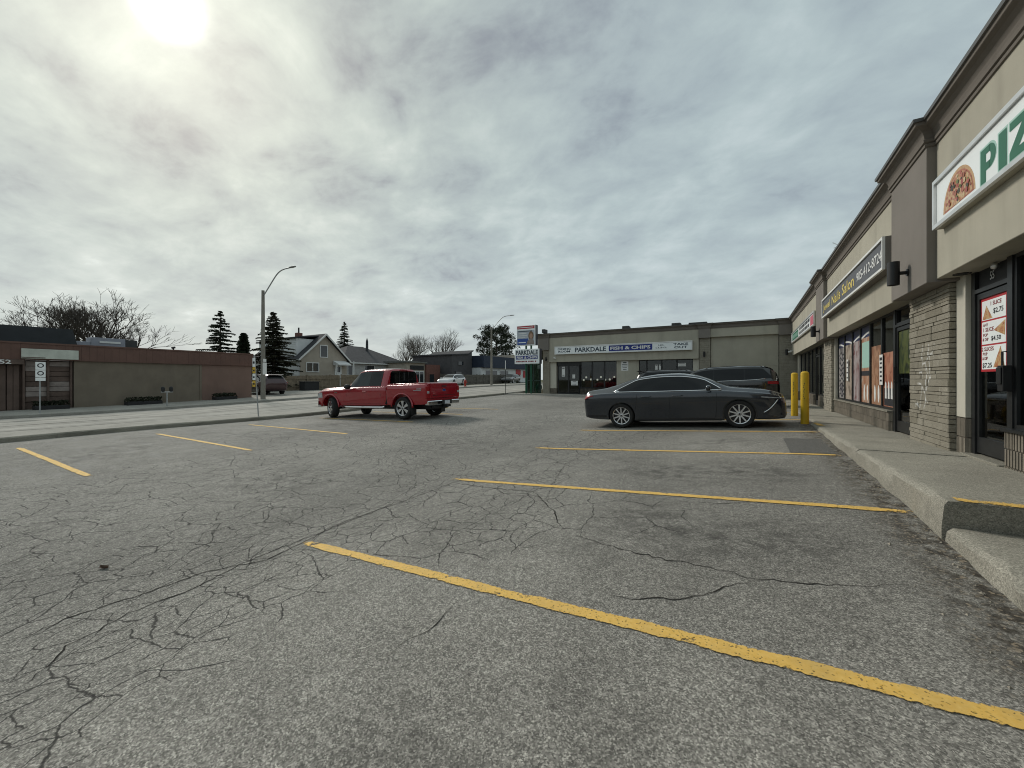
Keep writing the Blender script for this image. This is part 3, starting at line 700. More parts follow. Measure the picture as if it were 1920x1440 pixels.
# ------------------------------------------------------------------ window graphics of the nail salon: printed film panels behind each pane
def m_film(c1, c2, c3, seed, sc=1.7):
    def f(n):
        t = NT(n); p = t.map((1, 1, .55), (seed*3.1, seed*1.7, seed))
        a = t.noise(1.6*sc, 5, .55, p, 1.4); b = t.noise(4.2*sc, 4, .55, p, .8)
        c = t.mix(t.ramp(a, [(.40, 0.0), (.55, 1.0)]), c1, c2); c = t.mix(t.ramp(b, [(.55, 0.0), (.62, .9)]), c, c3)
        return t.p(col=c, rough=.35, spec=.4)
    return f
FILM = [((.11,.10,.12),(.36,.34,.33),(.06,.055,.06)), ((.32,.25,.20),(.44,.37,.31),(.12,.09,.07)), ((.30,.22,.22),(.42,.37,.37),(.20,.08,.08)), ((.36,.17,.10),(.46,.27,.18),(.50,.44,.38)), ((.28,.13,.075),(.42,.24,.15),(.20,.10,.06)), ((.36,.14,.09),(.46,.23,.15),(.22,.06,.04))]
for i, (a1, a0) in enumerate(zip(MU, MU[1:])):
    k = 'film%d' % i; DEF[k] = m_film(*FILM[i], i+1.3)
    words = ['zebra striped', 'pale tan hair', 'pinkish grey', 'orange and green', 'copper brown', 'red orange hand']
    t = thing('window_graphic', words[i]+' printed film panel filling a nail salon window, '+['farthest from the door','second from the far end','third from the far end','third from the salon door','second from the salon door','next to the salon door'][i], 'window graphic', S((a0+a1)/2, -.02, -.58))
    z1 = [1.0, 1.02, 1.04, 1.06, .78, .58][i]
    m = MB(); S.box(m, a0+.055, a1-.055, .0085, .0105, -.57, z1); m.build('film', k, t)
    if i < 4:
        m = MB(); S.box(m, a0+.055, a1-.055, .0085, .0105, z1+.002, 1.33); m.build('header_band', 'navy_film', t)
        pts = [S(a0+.055+(a1-a0-.11)*q/8, .012, z1-.02+.10*math.sin(math.pi*(q/8*.5+(.5 if i > 1 else 0)))) for q in range(9)]
        m = MB(); m.grid([[p, (p[0], p[1], p[2]+.05)] for p in pts]); m.build('curved_stripe', 'white', t)
    if i == 0:
        for q in range(9):
            m = MB(); zz = -.5+q*.16; m.grid([[S(a0+.07+.08*j, .012, zz+.05*math.sin(j*.9+q)), S(a0+.07+.08*j, .012, zz+.05*math.sin(j*.9+q)+.05)] for j in range(11)]); m.build('stripe', 'ink', t)
    if i == 3:
        m = MB(); S.box(m, a0+.055, a1-.055, .0105, .0125, .10, .22); m.build('caption_band', 'ink', t); m = MB(); S.box(m, a0+.1, a1-.1, .0105, .0125, .30, .95); m.build('inset_picture', 'green_pale', t)
    if i in (3, 4):
        for q in range(2): 
            m = MB(); c = S((a0+a1)/2-.15+.3*q, .012, -.32); m.add([(c[0], c[1]+.07*math.cos(x), c[2]+.2*math.sin(x)) for x in [2*math.pi*j/14 for j in range(14)]], [tuple(range(14))]); m.build('nail_shape', 'white', t)
    if i == 5:
        m = MB(); S.box(m, a0+.1, a1-.1, .0105, .012, -.55, -.18); m.build('black_panel', 'ink', t)
        for q in range(3):
            m = MB(); c = S(a0+.25+.2*q, .0135, -.20); m.add([(c[0], c[1]+dy, c[2]+dz) for dy, dz in ((-.06,-.2),(.06,-.2),(.045,.12),(.0,.17),(-.045,.12))], [(0,1,2,3,4)]); m.build('bottle_shape', 'white', t)
notice(None, S, 15.0, .04, .28, .22, .62, 'narrow white paper notice on the salon glass nearer the far pillar')
notice(None, S, 11.62, .04, .22, .24, .66, 'narrow white paper notice on the mullion beside the red salon graphic', lines=6)
t = thing('door_poster', 'green leafy poster on the upper half of the salon door', 'poster', S(10.17, -.01, .2)); DEF['leaf_film'] = m_film((.018,.03,.010),(.085,.10,.025),(.012,.015,.01), 9.1, 3)
m = MB(); S.box(m, 9.80, 10.54, .0085, .0105, .12, .93); m.build('sheet', 'leaf_film', t)
m = MB(); m.tube([S(10.25,-.16,-.80), S(10.24,-.16,-.55), S(10.27,-.15,-.25), S(10.27,-.15,-.2)], [.09,.12,.05,.01], 9)
DEF['purple_bag'] = plain((.34, .16, .52), .5, .25, 14, .5, 25)
solo(m, 'plastic_bag', 'purple_bag', 'purple plastic bag hanging inside the salon door', 'bag', S(10.25,-.16,-.8), smooth=True)
m = MB(); m.box(2.62, 2.86, 10.0, 10.5, -1.06, -.88); solo(m, 'cardboard_box', 'carton', 'low tan carton on the floor inside the salon door', 'box', (2.74, 10.25, -1.06), bevel=.01)

# pizza price poster in the door of number 55
t = thing('price_poster', 'red framed pizza slice price poster with three white panels on shop door', 'poster', S(7.1, .01, .10))
m = MB(); S.box(m, 6.775, 7.385, .008, .014, .10, 1.03); m.build('backing', 'red', t)
DEF['pizza_slice'] = m_film((.44,.17,.07),(.54,.38,.19),(.30,.05,.035), 4.4, 9)
def slice_tri(pts, par):
    m = MB(); m.add([S(a, .0185, z) for a, z in pts], [(0,1,2)]); m.build('slice_picture', 'pizza_slice', par)
for (z0, z1), tx, tri in (((.74,.98), [('1 SLICE',7.02,.93,.24,.05),('$2.75',6.97,.83,.22,.07)], ((7.33,.75),(7.10,.75),(7.24,.92))), ((.44,.72), [('ANY',7.26,.68,.12,.035),('1 SLICE',7.19,.62,.24,.05),('POP',7.26,.555,.11,.04),('& DIP',7.26,.50,.14,.04),('$4.50',7.02,.50,.22,.065)], ((7.07,.60),(6.82,.70),(6.83,.52))), ((.13,.42), [('2 SLICES',7.21,.38,.28,.05),('POP',7.27,.32,.11,.04),('& DIP',7.27,.265,.13,.04),('$7.25',7.22,.175,.22,.07)], ((7.08,.15),(6.83,.15),(6.92,.40)))):
    m = MB(); S.box(m, 6.81, 7.35, .014, .017, z0, z1); pn = m.build('price_panel', 'signwhite', t)
    for s, a, z, w, h in tx: text(s, 'lettering', 'ink' if '$' in s else 'red_ink', pn, S(a, .0175, z), w, h, S.xd(), bold=.02, depth=.001)
    slice_tri(tri, pn)
m = MB(); S.box(m, 6.58, 6.69, .05, .13, -.13, .16); S.box(m, 6.59, 6.68, .13, .145, -.05, .14); solo(m, 'letter_box', 'black', 'black metal letter box beside the door of number 55', 'letter box', S(6.635, .09, -.13), bevel=.006)
m = MB(); m.lathe([(0,0),(.035,.0),(.04,.015),(.03,.04),(0,.05)], 14, (0,0,0)); m.v = [(2.53-z, 6.92+y, 1.34+x) for x,y,z in m.v]; solo(m, 'doorbell_lamp', 'alu', 'small pale dome fitting above the door number', 'lamp', (2.53, 6.92, 1.31), smooth=True)
DEF['navy_dark'] = plain((.028, .032, .036), .7, .2, 2, .1); DEF['siding_pale'] = plain((.44, .43, .42), .8, .1, 2, 0); DEF['siding_grey'] = plain((.26, .265, .25), .8, .1, 2, 0); DEF['roof_grey'] = plain((.14, .14, .13), .9, .2, 2, .2)
def m_globe(n):
    t = NT(n); return t.p(col=(.8, .78, .74), rough=.4, emit=(1, .93, .82), es=.55)
DEF['lampglobe'] = m_globe
DEF['booth'] = plain((.17,.045,.03), .5, .2, 6, .1); DEF['pinkish'] = plain((.55,.12,.17), .5, .1, 4, 0)
DEF['porch_green'] = plain((.03,.055,.05), .5, .2, 5, .05); DEF['porch_glass'] = glassy((.55,.75,.68), .03, .8)
# ------------------------------------------------------------------ restaurant building (end of the lot)
P = Wall('P', 28.35); gz = -1.20
rest = thing('restaurant_building', 'low beige stucco restaurant with stone pillars closing off the end of the lot', 'building', (-6, 34, -1.2))
m = MB(); P.box(m, -13.2, -2.65, -1.0, .35, 1.36, 3.3); m.build('fascia', 'stucco', rest, bevel=.006)
m = MB(); P.box(m, -1.98, 1.62, -1.0, .35, 2.70, 3.3); m.build('fascia', 'stucco', rest, bevel=.006)
m = MB(); P.box(m, -1.98, 1.62, -1.0, .12, gz-.2, 2.70); m.build('blank_wall', 'stucco', rest)
for a0, a1, o, z in ((-14.12, -13.2, .48, 2.30), (-2.65, -1.98, .45, 2.66), (1.62, 2.24, .45, 2.62)):
    m = MB(); P.box(m, a0, a1, -1.0, o, z, 3.3); m.build('pilaster', 'taupe', rest, bevel=.006)
path = [(2.24,27.9),(1.62,27.9),(1.62,28.0),(-1.98,28.0),(-1.98,27.9),(-2.65,27.9),(-2.65,28.0),(-13.2,28.0),(-13.2,27.87),(-14.12,27.87),(-14.12,46)]
cor = sweep(path, CORN, 'cornice', 'cornice', rest); sweep(path, CAPP, 'cornice_cap', 'cap', cor)
for a0, a1, o, zt, sd in ((-13.74, -13.2, .30, 2.30, 11), (-2.62, -2.0, .27, 2.66, 12), (1.65, 2.5, .25, 2.62, 13)):
    q = MB(); P.box(q, a0+.02, a1-.02, -.3, o-.06, gz-.2, zt); q = q.build('stone_pillar', 'mortar', rest); ledge(q, P, a0, a1, o, gz, zt-.003, False, .14, sd, .11)
m = MB(); m.box(-14.0, 16, 29.4, 46, 3.28, 3.36); m.build('roof', 'roofdark', rest)
m = MB(); m.box(-14.0, -13.85, 28.5, 46, gz-.3, 3.3); m.build('side_wall', 'stucco', rest)
m = MB(); m.box(-14.0, 16, 45.8, 46, gz-.3, 3.3); m.build('rear_wall', 'stucco', rest)
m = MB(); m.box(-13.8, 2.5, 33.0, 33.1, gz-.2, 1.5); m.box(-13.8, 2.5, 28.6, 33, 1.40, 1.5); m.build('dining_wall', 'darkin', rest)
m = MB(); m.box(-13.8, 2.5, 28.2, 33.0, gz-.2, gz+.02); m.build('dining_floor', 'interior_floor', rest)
for a0, a1 in ((-13.2, -12.69), (-3.0, -2.65)):
    m = MB(); P.box(m, a0, a1, -.3, .16, -.66, 1.36); m.build('column', 'cream', rest); blocks(rest, P, a0, a1, .17, gz, -.66, .5, .27, .3)
m = MB(); P.box(m, -8.0, -6.45, -.3, .14, gz-.1, 1.36); m.build('pier', 'stucco', rest)
blocks(rest, P, -10.75, -8.0, .12, gz, -.64, .46, .28, .2); blocks(rest, P, -6.45, -3.0, .12, gz, -.64, .46, .28, .2)
m = MB(); P.box(m, -12.69, -10.75, -.05, .05, 1.12, 1.36); m.build('door_head', 'blackframe', rest)
for a0, a1, h in ((-12.6, -11.72, 1), (-11.72, -10.84, -1)): door(rest, P, a0, a1, gz+.02, 1.12, h, 'darkglass')
for a0, a1 in ((-10.75,-9.85),(-9.85,-8.92),(-8.92,-8.0)): window(rest, P, a0, a1, -.62, 1.36, .05)
for a0, a1 in ((-6.45,-5.94),(-5.94,-4.96),(-4.96,-3.98),(-3.98,-3.0)): window(rest, P, a0, a1, -.62, 1.36, .05)
m = MB(); m.box(-10.8, -8.0, 28.2, 28.27, -.64, -.62); m.build('window_sill', 'blackframe', rest)
m = MB()
for i in range(34): m.box(-10.74+i*.081, -10.72+i*.081, 27.98, 28.0, gz+.03, -.60)
m.box(-10.76, -7.98, 27.97, 28.01, -.60, -.57); m.build('railing', 'blackmatt', rest)
# pavement in front of the restaurant
m = MB()
rows = [[(x, y, lotz(x, 27.0)+.10+(.0 if y > 26.95 else -.14)) for y in (26.93, 26.955, 27.0, 28.4)] for x in frange(-16.3, 1.9, .6)]; m.grid(rows); tag(m.build('restaurant_pavement', 'far_walk'), kind='structure')
# booths and table lamps behind the glass
for i, x in enumerate((-10.2, -9.25, -8.35)):
    t = thing('booth', 'red brown upholstered booth behind the restaurant window, '+('nearest the entrance', 'middle of three', 'farthest from the entrance')[i], 'booth', (x, 29.0, gz), group='booths behind the restaurant glass')
    m = MB(); m.box(x-.36, x+.36, 28.75, 28.9, gz+.05, -.12); m.build('backrest', 'booth', t, bevel=.03); m = MB(); m.box(x-.36, x+.36, 28.9, 29.4, gz+.05, gz+.5); m.build('seat', 'booth', t, bevel=.03)

for i, (x, z) in enumerate(((-10.62,-.02),(-10.42,.18),(-10.05,.02),(-9.55,-.0),(-9.28,.2),(-8.95,.0),(-8.62,.02),(-8.28,.2))):
    w = ['lowest by the door post','tall, left of the window','short, above the first booth','second short one','tall, in mid window','short, right of mid window','short, near the red curtain','tall, at the right end of the window'][i]
    t = thing('table_lamp', 'small white globe lamp in restaurant window, '+w, 'lamp', (x, 28.62, z-.18), group='white lamps in the restaurant window')
    m = MB(); m.lathe([(0,-.075),(.05,-.06),(.075,0),(.05,.06),(0,.075)], 10, (x, 28.62, z)); m.build('globe', 'lampglobe', t, smooth=True); m = MB(); m.tube([(x,28.62,z-.5),(x,28.62,z-.07)], .012, 6); m.build('stem', 'blackmatt', t)
DEF['curtain'] = plain((.12,.012,.02), .85, .3, 9, .2)
m = MB(); m.grid([[(-8.75+.05*i, 28.70+.03*math.sin(i*1.9), z) for z in (-.6, .6)] for i in range(14)]); m.build('curtain', 'curtain', rest)
notice(None, P, -7.42, .145, .97, .50, .66, 'white paper notice taped to the beige pier between restaurant windows', lines=5)
for i, (x, z, w, h, lab) in enumerate(((-12.15,.62,.26,.75,'tall white paper on the restaurant door, left leaf'), (-11.3,.25,.22,.30,'small white card low on the right leaf of the restaurant door'), (-11.25,-.25,.55,.35,'pale sheet at knee height inside the restaurant door'), (-5.3,.85,.16,.36,'narrow white card in the middle of the take out window'), (-5.05,.85,.16,.36,'second narrow white card in the take out window'), (-3.7,1.0,.5,.22,'pale menu strip high in the right take out window'))): notice(None, P, x, .02, z, w, h, lab, lines=2)
# glazed porch against the street end
por = thing('glazed_porch', 'narrow lean-to glass porch with dark green frame at street end of restaurant', 'porch', (-14.7, 28.9, gz))
m = MB(); A = [(-15.35, 1.55), (-14.15, 2.45)]
for y in (28.35, 30.6):
    m.prism([(-15.38,y,gz),(-15.28,y,gz),(-15.28,y,1.52),(-15.38,y,1.5)], (0,.07,0)); m.prism([(-14.2,y,gz),(-14.12,y,gz),(-14.12,y,2.5),(-14.2,y,2.45)], (0,.07,0)); m.prism([(-15.44,y,1.46),(-14.12,y,2.42),(-14.12,y,2.52),(-15.44,y,1.56)], (0,.07,0))
m.box(-15.28,-14.2,28.36,28.40,-.1,-.04); m.box(-14.78,-14.72,28.36,28.40,gz,1.9); m.build('frame', 'porch_green', por)

m = MB(); m.prism([(-15.28,28.37,gz),(-14.2,28.37,gz),(-14.2,28.37,2.35),(-15.28,28.37,1.5)], (0,.01,0)); m.build('pane', 'porch_glass', por)
m = MB(); m.box(-15.34,-15.33,28.42,30.6,gz,1.5); m.build('pane', 'porch_glass', por)
m = MB(); m.prism([(-15.40,28.36,1.575),(-14.12,28.36,2.535),(-14.12,28.36,2.56),(-15.40,28.36,1.60)], (0,2.4,0)); m.build('roof_panel', 'porch_green', por)
m = MB(); m.lathe([(.10,0),(.16,.02),(.2,.3),(.17,.34),(0,.30)], 12, (-14.5,28.8,gz)); m.lathe([(0,.9),(.25,.75),(.28,.5),(.12,.35),(0,.33)], 9, (-14.5,28.8,gz)); solo(m, 'planter', 'white_dull', 'pale rounded planter inside the glazed porch', 'planter', (-14.5,28.8,gz), smooth=True)

# ------------------------------------------------------------------ signs on the buildings
def signbox(name, label, W, a0, a1, z0, z1, o0, o1, face='signwhite', frame='alu', fr=.05, loc=None):
    t = thing(name, label, 'sign', W((a0+a1)/2, o0, z0))
    m = MB(); W.box(m, a0, a1, o0, o1-.02, z0, z1); m.build('cabinet', 'taupe' if face != 'signwhite' else 'stucco', t, bevel=.004)
    m = MB(); W.box(m, a0, a0+fr, o1-.02, o1+.02, z0, z1); W.box(m, a1-fr, a1, o1-.02, o1+.02, z0, z1); W.box(m, a0+fr, a1-fr, o1-.02, o1+.02, z0, z0+fr); W.box(m, a0+fr, a1-fr, o1-.02, o1+.02, z1-fr, z1); m.build('frame', frame, t)
    m = MB(); W.box(m, a0+fr, a1-fr, o1-.02, o1-.008, z0+fr, z1-fr); f = m.build('face', face, t); return t, f
# pizza sign (only its far half is in view)
t, f = signbox('pizza_sign', 'white framed lightbox sign with green letters and a half pizza, above shop door', S, 2.9, 7.45, 2.0, 2.64, .33, .42)
def poly_letter(pts, holes, a_left, z0, w, h, name, mat, par, o):
    """flat letter from unit-square outline quads; reading direction is -Y"""
    m = MB()
    for q in pts: m.add([S(a_left-x*w, o, z0+y*h) for x, y in q], [tuple(range(len(q)))])
    return m.build(name, mat, par, fixn=False)
def arcq(cx, cy, rx0, ry0, rx1, ry1, a0, a1, n=10):
    return [[(cx+rx0*math.cos(R(a)), cy+ry0*math.sin(R(a))), (cx+rx1*math.cos(R(a)), cy+ry1*math.sin(R(a))), (cx+rx1*math.cos(R(b)), cy+ry1*math.sin(R(b))), (cx+rx0*math.cos(R(b)), cy+ry0*math.sin(R(b)))] for a, b in ((lerp(a0,a1,i/n), lerp(a0,a1,(i+1)/n)) for i in range(n))]
LP = [[(0,0),(.36,0),(.36,1),(0,1)], [(.36,.80),(.62,.80),(.62,1),(.36,1)], [(.36,.33),(.62,.33),(.62,.55),(.36,.55)]] + arcq(.60,.665,.08,.135,.40,.335,-90,90)
LI = [[(0,0),(1,0),(1,1),(0,1)]]
LZ = [[(0,.78),(1,.78),(1,1),(0,1)], [(0,0),(1,0),(1,.22),(0,.22)], [(0,.22),(.42,.22),(1,.78),(.58,.78)]]
LA = [[(0,0),(.30,0),(.64,1),(.36,1)], [(.70,0),(1,0),(.64,1),(.36,1)], [(.25,.18),(.75,.18),(.68,.38),(.32,.38)]]
a = 6.24
for L_, w in ((LP,.30),(LI,.14),(LZ,.34),(LZ,.34),(LA,.36)):
    for e, mt, o in ((.022, 'green_pale', .4125), (0, 'green_letter', .4145)):
        L2 = [[((x-.5)*(1+2*e/w)+.5, (y-.5)*(1+2*e/.36)+.5) for x, y in q] for q in L_]
        poly_letter(L2, None, a, 2.085, w, .36, 'letter', mt, f, o)
    a -= w+.055
# half pizza picture: crust, sauce, toppings
def disc(c, r0, r1, a0, a1, par, name, mat, o, n=20, sq=1.0):
    m = MB(); ring = [(c[0]-r1*math.cos(R(lerp(a0,a1,i/n))), c[1]+r1*sq*math.sin(R(lerp(a0,a1,i/n)))) for i in range(n+1)]
    m.add([S(x, o, z) for x, z in ring]+[S(c[0], o, c[1])], [tuple(range(n+2))] if a1-a0 < 350 else [tuple(range(n))]); return m.build(name, mat, par, fixn=False)
for k, v in (('crust', (.50,.31,.16)), ('sauce', (.38,.13,.08)), ('cheese', (.58,.45,.27)), ('olive', (.06,.05,.03)), ('pepperoni', (.36,.09,.07)), ('greenpep', (.12,.17,.04))): DEF[k] = plain(v, .5, .3, 30, 0)
cc = (6.77, 2.105); pz = disc(cc, 0, .415, 0, 180, f, 'pizza_picture', 'crust', .4125); disc(cc, 0, .375, 0, 180, pz, 'sauce', 'sauce', .4135); disc(cc, 0, .355, 4, 176, pz, 'cheese', 'pizza_slice', .4145)
rg = random.Random(5)
for i in range(46):
    an = rg.uniform(8, 172); rr = .33*math.sqrt(rg.random()); q = (cc[0]-rr*math.cos(R(an)), cc[1]+.02+rr*math.sin(R(an)))
    disc(q, 0, rg.uniform(.016, .034), 0, 360, pz, 'topping', rg.choice(('olive','pepperoni','pepperoni','cheese','greenpep','sauce')), .4155+.0002*i, 9)
# nail salon sign
t, f = signbox('salon_sign', 'dark grey boxed sign with gold salon name and white phone number, white frame', S, 9.36, 15.95, 1.95, 2.53, .33, .50, 'charcoal', 'white', .045)
text('Jewel', 'lettering', 'gold', f, S(15.20, .494, 2.22), 1.15, .26, S.xd(), bold=.012, depth=.003); text('Nails', 'lettering', 'gold', f, S(13.75, .494, 2.24), 1.20, .26, S.xd(), bold=.012, depth=.003); text('Salon', 'lettering', 'gold', f, S(12.30, .494, 2.26), 1.30, .27, S.xd(), bold=.012, depth=.003)
text('905-412-8724', 'lettering', 'white', f, S(10.45, .494, 2.24), 1.9, .20, S.xd(), bold=.012, depth=.003)
# third shop sign: green, white and pink panels (its words too small to read)
t, f = signbox('shop_sign', 'long sign with green, white and pink panels on the farthest bay of the plaza', S, 18.6, 27.3, 2.04, 2.60, .33, .40)
for a0, a1, mt in ((24.0, 26.9, 'green_letter'), (18.75, 19.7, 'pinkish')):
    m = MB(); S.box(m, a0, a1, .392, .396, 2.14, 2.50); m.build('colour_panel', mt, f)

for r in range(2):
    x = 23.5
    while x > 20.2:
        w = random.uniform(.2, .5); m = MB(); S.box(m, x-w, x, .392, .396, 2.17+.2*r, 2.30+.2*r); m.build('letter_mark', 'ink', f); x -= w+.12
for x in (26.6, 26.1, 25.6, 25.1, 24.6): m = MB(); S.box(m, x-.3, x, .396, .399, 2.22, 2.42); m.build('letter_mark', 'green_pale', f)
# restaurant sign
t, f = signbox('restaurant_sign', 'long white restaurant sign with blue fish and chips panel', P, -12.67, -3.0, 1.93, 2.53, .35, .52)
m = MB(); P.box(m, -8.45, -5.48, .512, .518, 2.03, 2.43); bp = m.build('blue_panel', 'navy', f)
text('FISH & CHIPS', 'lettering', 'white', bp, P(-6.97, .5185, 2.23), 2.75, .23, P.xd(), bold=.035, depth=.002)
text('PARKDALE', 'lettering', 'slate_ink', f, P(-9.83, .513, 2.22), 2.35, .34, P.xd(), bold=.03, depth=.002)
for s, x, z, w in (('DINING', -11.88, 2.32, 1.05), ('ROOM', -11.88, 2.13, .95), ('TAKE', -3.70, 2.33, .90), ('OUT', -3.70, 2.13, .80)): text(s, 'lettering', 'slate_ink', f, P(x, .513, z), w, .15, P.xd(), bold=.03, depth=.002)
for s, x, z, w in (('LIC.', -4.9, 2.31, .36), ('L.L.B.O.', -4.9, 2.15, .7)): text(s, 'lettering', 'slate_ink', f, P(x, .513, z), w, .09, P.xd(), bold=.02, depth=.002)
for x0, x1 in ((-12.55,-12.42),(-11.3,-11.2)): pass
# up-and-down wall lamps
def wall_lamp(W, a, o, z, label, r=.075, h=.36, off=.17):
    t = thing('wall_lamp', label, 'wall lamp', W(a, o, z), group='black cylinder wall lamps')
    c = W(a, o+off, z); m = MB(); m.lathe([(r*.8,-h/2+.02),(r,-h/2),(r,h/2),(r*.8,h/2-.02)], 18, c); m.lathe([(0,-h/2+.03),(r*.8,-h/2+.02)], 18, c); m.lathe([(0,h/2-.03),(r*.8,h/2-.02)], 18, c); m.build('lamp_body', 'black', t, smooth=True, auto=40)
    m = MB(); m.tube([W(a, o, z), W(a, o+off-r*.6, z)], .028, 8); m.build('arm', 'black', t); m = MB(); m.tube([W(a, o, z), W(a, o+.02, z)], .055, 14); m.build('wall_plate', 'black', t)
wall_lamp(S, 8.40, .43, 1.66, 'black cylinder wall lamp on the taupe pilaster nearest the pizza sign')
wall_lamp(S, 17.1, .43, 1.66, 'black cylinder wall lamp on the pilaster between salon sign and far shop sign')
wall_lamp(P, -13.45, .30, 1.60, 'black cylinder wall lamp on the stone pillar at street end of restaurant', .06, .3, .12)
wall_lamp(P, -2.32, .27, 1.62, 'black cylinder wall lamp on the stone pillar right of restaurant sign', .06, .34, .14)
wall_lamp(P, 2.0, .25, 1.60, 'black cylinder wall lamp in the corner where both buildings meet', .06, .34, .14)
def cctv(W, a, o, z, label):
    t = thing('security_camera', label, 'security camera', W(a, o, z)); m = MB(); m.tube([W(a, o, z+.05), W(a, o+.1, z+.02)], .02, 8); m.build('bracket', 'white', t); m = MB(); m.tube([W(a-.06, o+.06, z), W(a+.12, o+.18, z-.04)], .05, 10); m.build('housing', 'white', t)
cctv(P, -12.72, .35, 1.68, 'white security camera on the fascia left of the restaurant sign'); cctv(S, 27.45, .33, 1.62, 'white security camera at the far end of the plaza fascia')
# roof clutter
for i, (x0, x1, y, z0, z1, w) in enumerate(((-14.15,-13.9,28.6,3.75,4.05,'small dark vent head on a stem at street end of restaurant roof'), (-8.1,-7.6,30,3.36,4.05,'low dark roof vent above the blue sign panel'), (-4.6,-4.0,30,3.36,4.02,'square roof vent above the take out lettering'), (-3.6,-2.4,31,3.36,4.1,'wide flat roof unit above the right stone pillar'))):
    t = thing('roof_vent', w, 'roof vent', ((x0+x1)/2, y, 3.36)); m = MB(); m.box(x0, x1, y, y+.6, z0, z1); m.build('hood', 'roofdark', t, bevel=.03)
    m = MB(); m.box(x0+.07, x1-.07, y+.15, y+.45, 3.3, z0+.05); m.build('stem', 'roofdark', t)
t = thing('roof_antenna', 'small spiky white antenna standing on the plaza roof behind the cornice', 'antenna', (2.45, 14.6, 3.5)); m = MB(); m.tube([(2.3,14.6,3.5),(2.3,14.6,3.95)], .02, 6); m.build('mast', 'alu', t)
m = MB()
for k in range(7):
    a = k*.9; m.tube([(2.3,14.6,3.85),(2.3+.16*math.cos(a),14.6+.22*math.sin(a),3.85+.14*math.cos(k*2.1))], .012, 5)
m.build('spikes', 'alu', t)

# ------------------------------------------------------------------ bollards
for i, (x, y, w) in enumerate(((1.24, 12.15, 'taller yellow steel bollard, nearer the camera, beside the walkway'), (1.24, 14.6, 'yellow steel bollard farther back beside the walkway'))):
    z = lotz(x, y); t = thing('bollard', w, 'bollard', (x, y, z), group='yellow bollards'); m = MB(); m.lathe([(.0, 0),(.088,0),(.088,1.24),(.082,1.27),(.05,1.295),(0,1.30)], 20, (x, y, z)); m.build('post', 'yellow_paint', t, smooth=True, auto=40)
    rg = random.Random(i); m = MB()
    for k in range(9):
        zz = z+.62+.045*k; a = -1.9+rg.uniform(-.12,.12); m.grid([[(x+.0893*math.cos(a+b), y+.0893*math.sin(a+b), zz+h) for h in (0, .028)] for b in (-.1,-.03,.05,.12*rg.random())])
    m.build('scrawl', 'ink', t)
# ------------------------------------------------------------------ vehicles
DEF['paint_grey'] = paintcar((.012, .0175, .027), .2, .18); DEF['paint_black'] = paintcar((.006, .0065, .0075), .1, .22)
DEF['paint_red'] = paintcar((.32, .005, .015), .1, .2); DEF['paint_white'] = paintcar((.62, .63, .64), .0, .3); DEF['paint_silver'] = paintcar((.22, .22, .23), .5, .3)
DEF['autoglass'] = plain((.004, .005, .006), .03, .05, 3, 0, spec=.32); DEF['autoglass_light'] = plain((.012, .018, .019), .03, .5, 2.5, 0, spec=.42)
DEF['chrome'] = plain((.78, .79, .80), .10, .04, 4, 0, metal=1.0); DEF['rim'] = plain((.60, .60, .61), .25, .06, 9, 0, metal=.9); DEF['rimdark'] = plain((.03, .03, .032), .45, .2, 9, 0, metal=.5)
DEF['tyre'] = plain((.020, .020, .020), .85, .25, 9, .4, 60); DEF['trim'] = plain((.018, .018, .019), .55, .2, 9, .05); DEF['seam'] = plain((.006, .006, .006), .8, .1, 9, 0)
DEF['lamp_smoke'] = plain((.05, .05, .055), .12, .3, 9, 0); DEF['paint_maroon'] = paintcar((.045, .014, .018), .3, .3); DEF['taillight'] = plain((.30, .008, .012), .22, .15, 8, 0); DEF['headlight'] = plain((.42, .44, .45), .08, .3, 14, 0, coat=1); DEF['platewhite'] = plain((.6, .62, .66), .4, .1, 9, 0)
def pchip(tab, x):
    """smooth monotone interpolation of rows (x, v0, v1, ...)"""
    n = len(tab)
    if x <= tab[0][0]: return list(tab[0][1:])
    if x >= tab[-1][0]: return list(tab[-1][1:])
    i = 0
    while x > tab[i+1][0]: i += 1
    h = tab[i+1][0]-tab[i][0]; t = (x-tab[i][0])/h; out = []
    def sl(j, k):
        if j <= 0 or j >= n-1: j2 = max(0, min(n-2, j if j <= 0 else n-2)); return (tab[j2+1][k]-tab[j2][k])/(tab[j2+1][0]-tab[j2][0])
        a = (tab[j][k]-tab[j-1][k])/(tab[j][0]-tab[j-1][0]); b = (tab[j+1][k]-tab[j][k])/(tab[j+1][0]-tab[j][0])
        return 0 if a*b <= 0 else 2*a*b/(a+b)
    for k in range(1, len(tab[0])):
        p0, p1 = tab[i][k], tab[i+1][k]; m0, m1 = sl(i, k)*h, sl(i+1, k)*h
        out.append((2*t**3-3*t*t+1)*p0+(t**3-2*t*t+t)*m0+(-2*t**3+3*t*t)*p1+(t**3-t*t)*m1)
    return out
def crom(P, n=4):
    out = []
    for i in range(len(P)-1):
        p0 = P[max(0, i-1)]; p1 = P[i]; p2 = P[i+1]; p3 = P[min(len(P)-1, i+2)]
        for k in range(n):
            t = k/n; out.append(tuple(.5*((2*b)+(-a+c)*t+(2*a-5*b+4*c-d)*t*t+(-a+3*b-3*c+d)*t**3) for a, b, c, d in zip(p0, p1, p2, p3)))
    out.append(P[-1]); return out
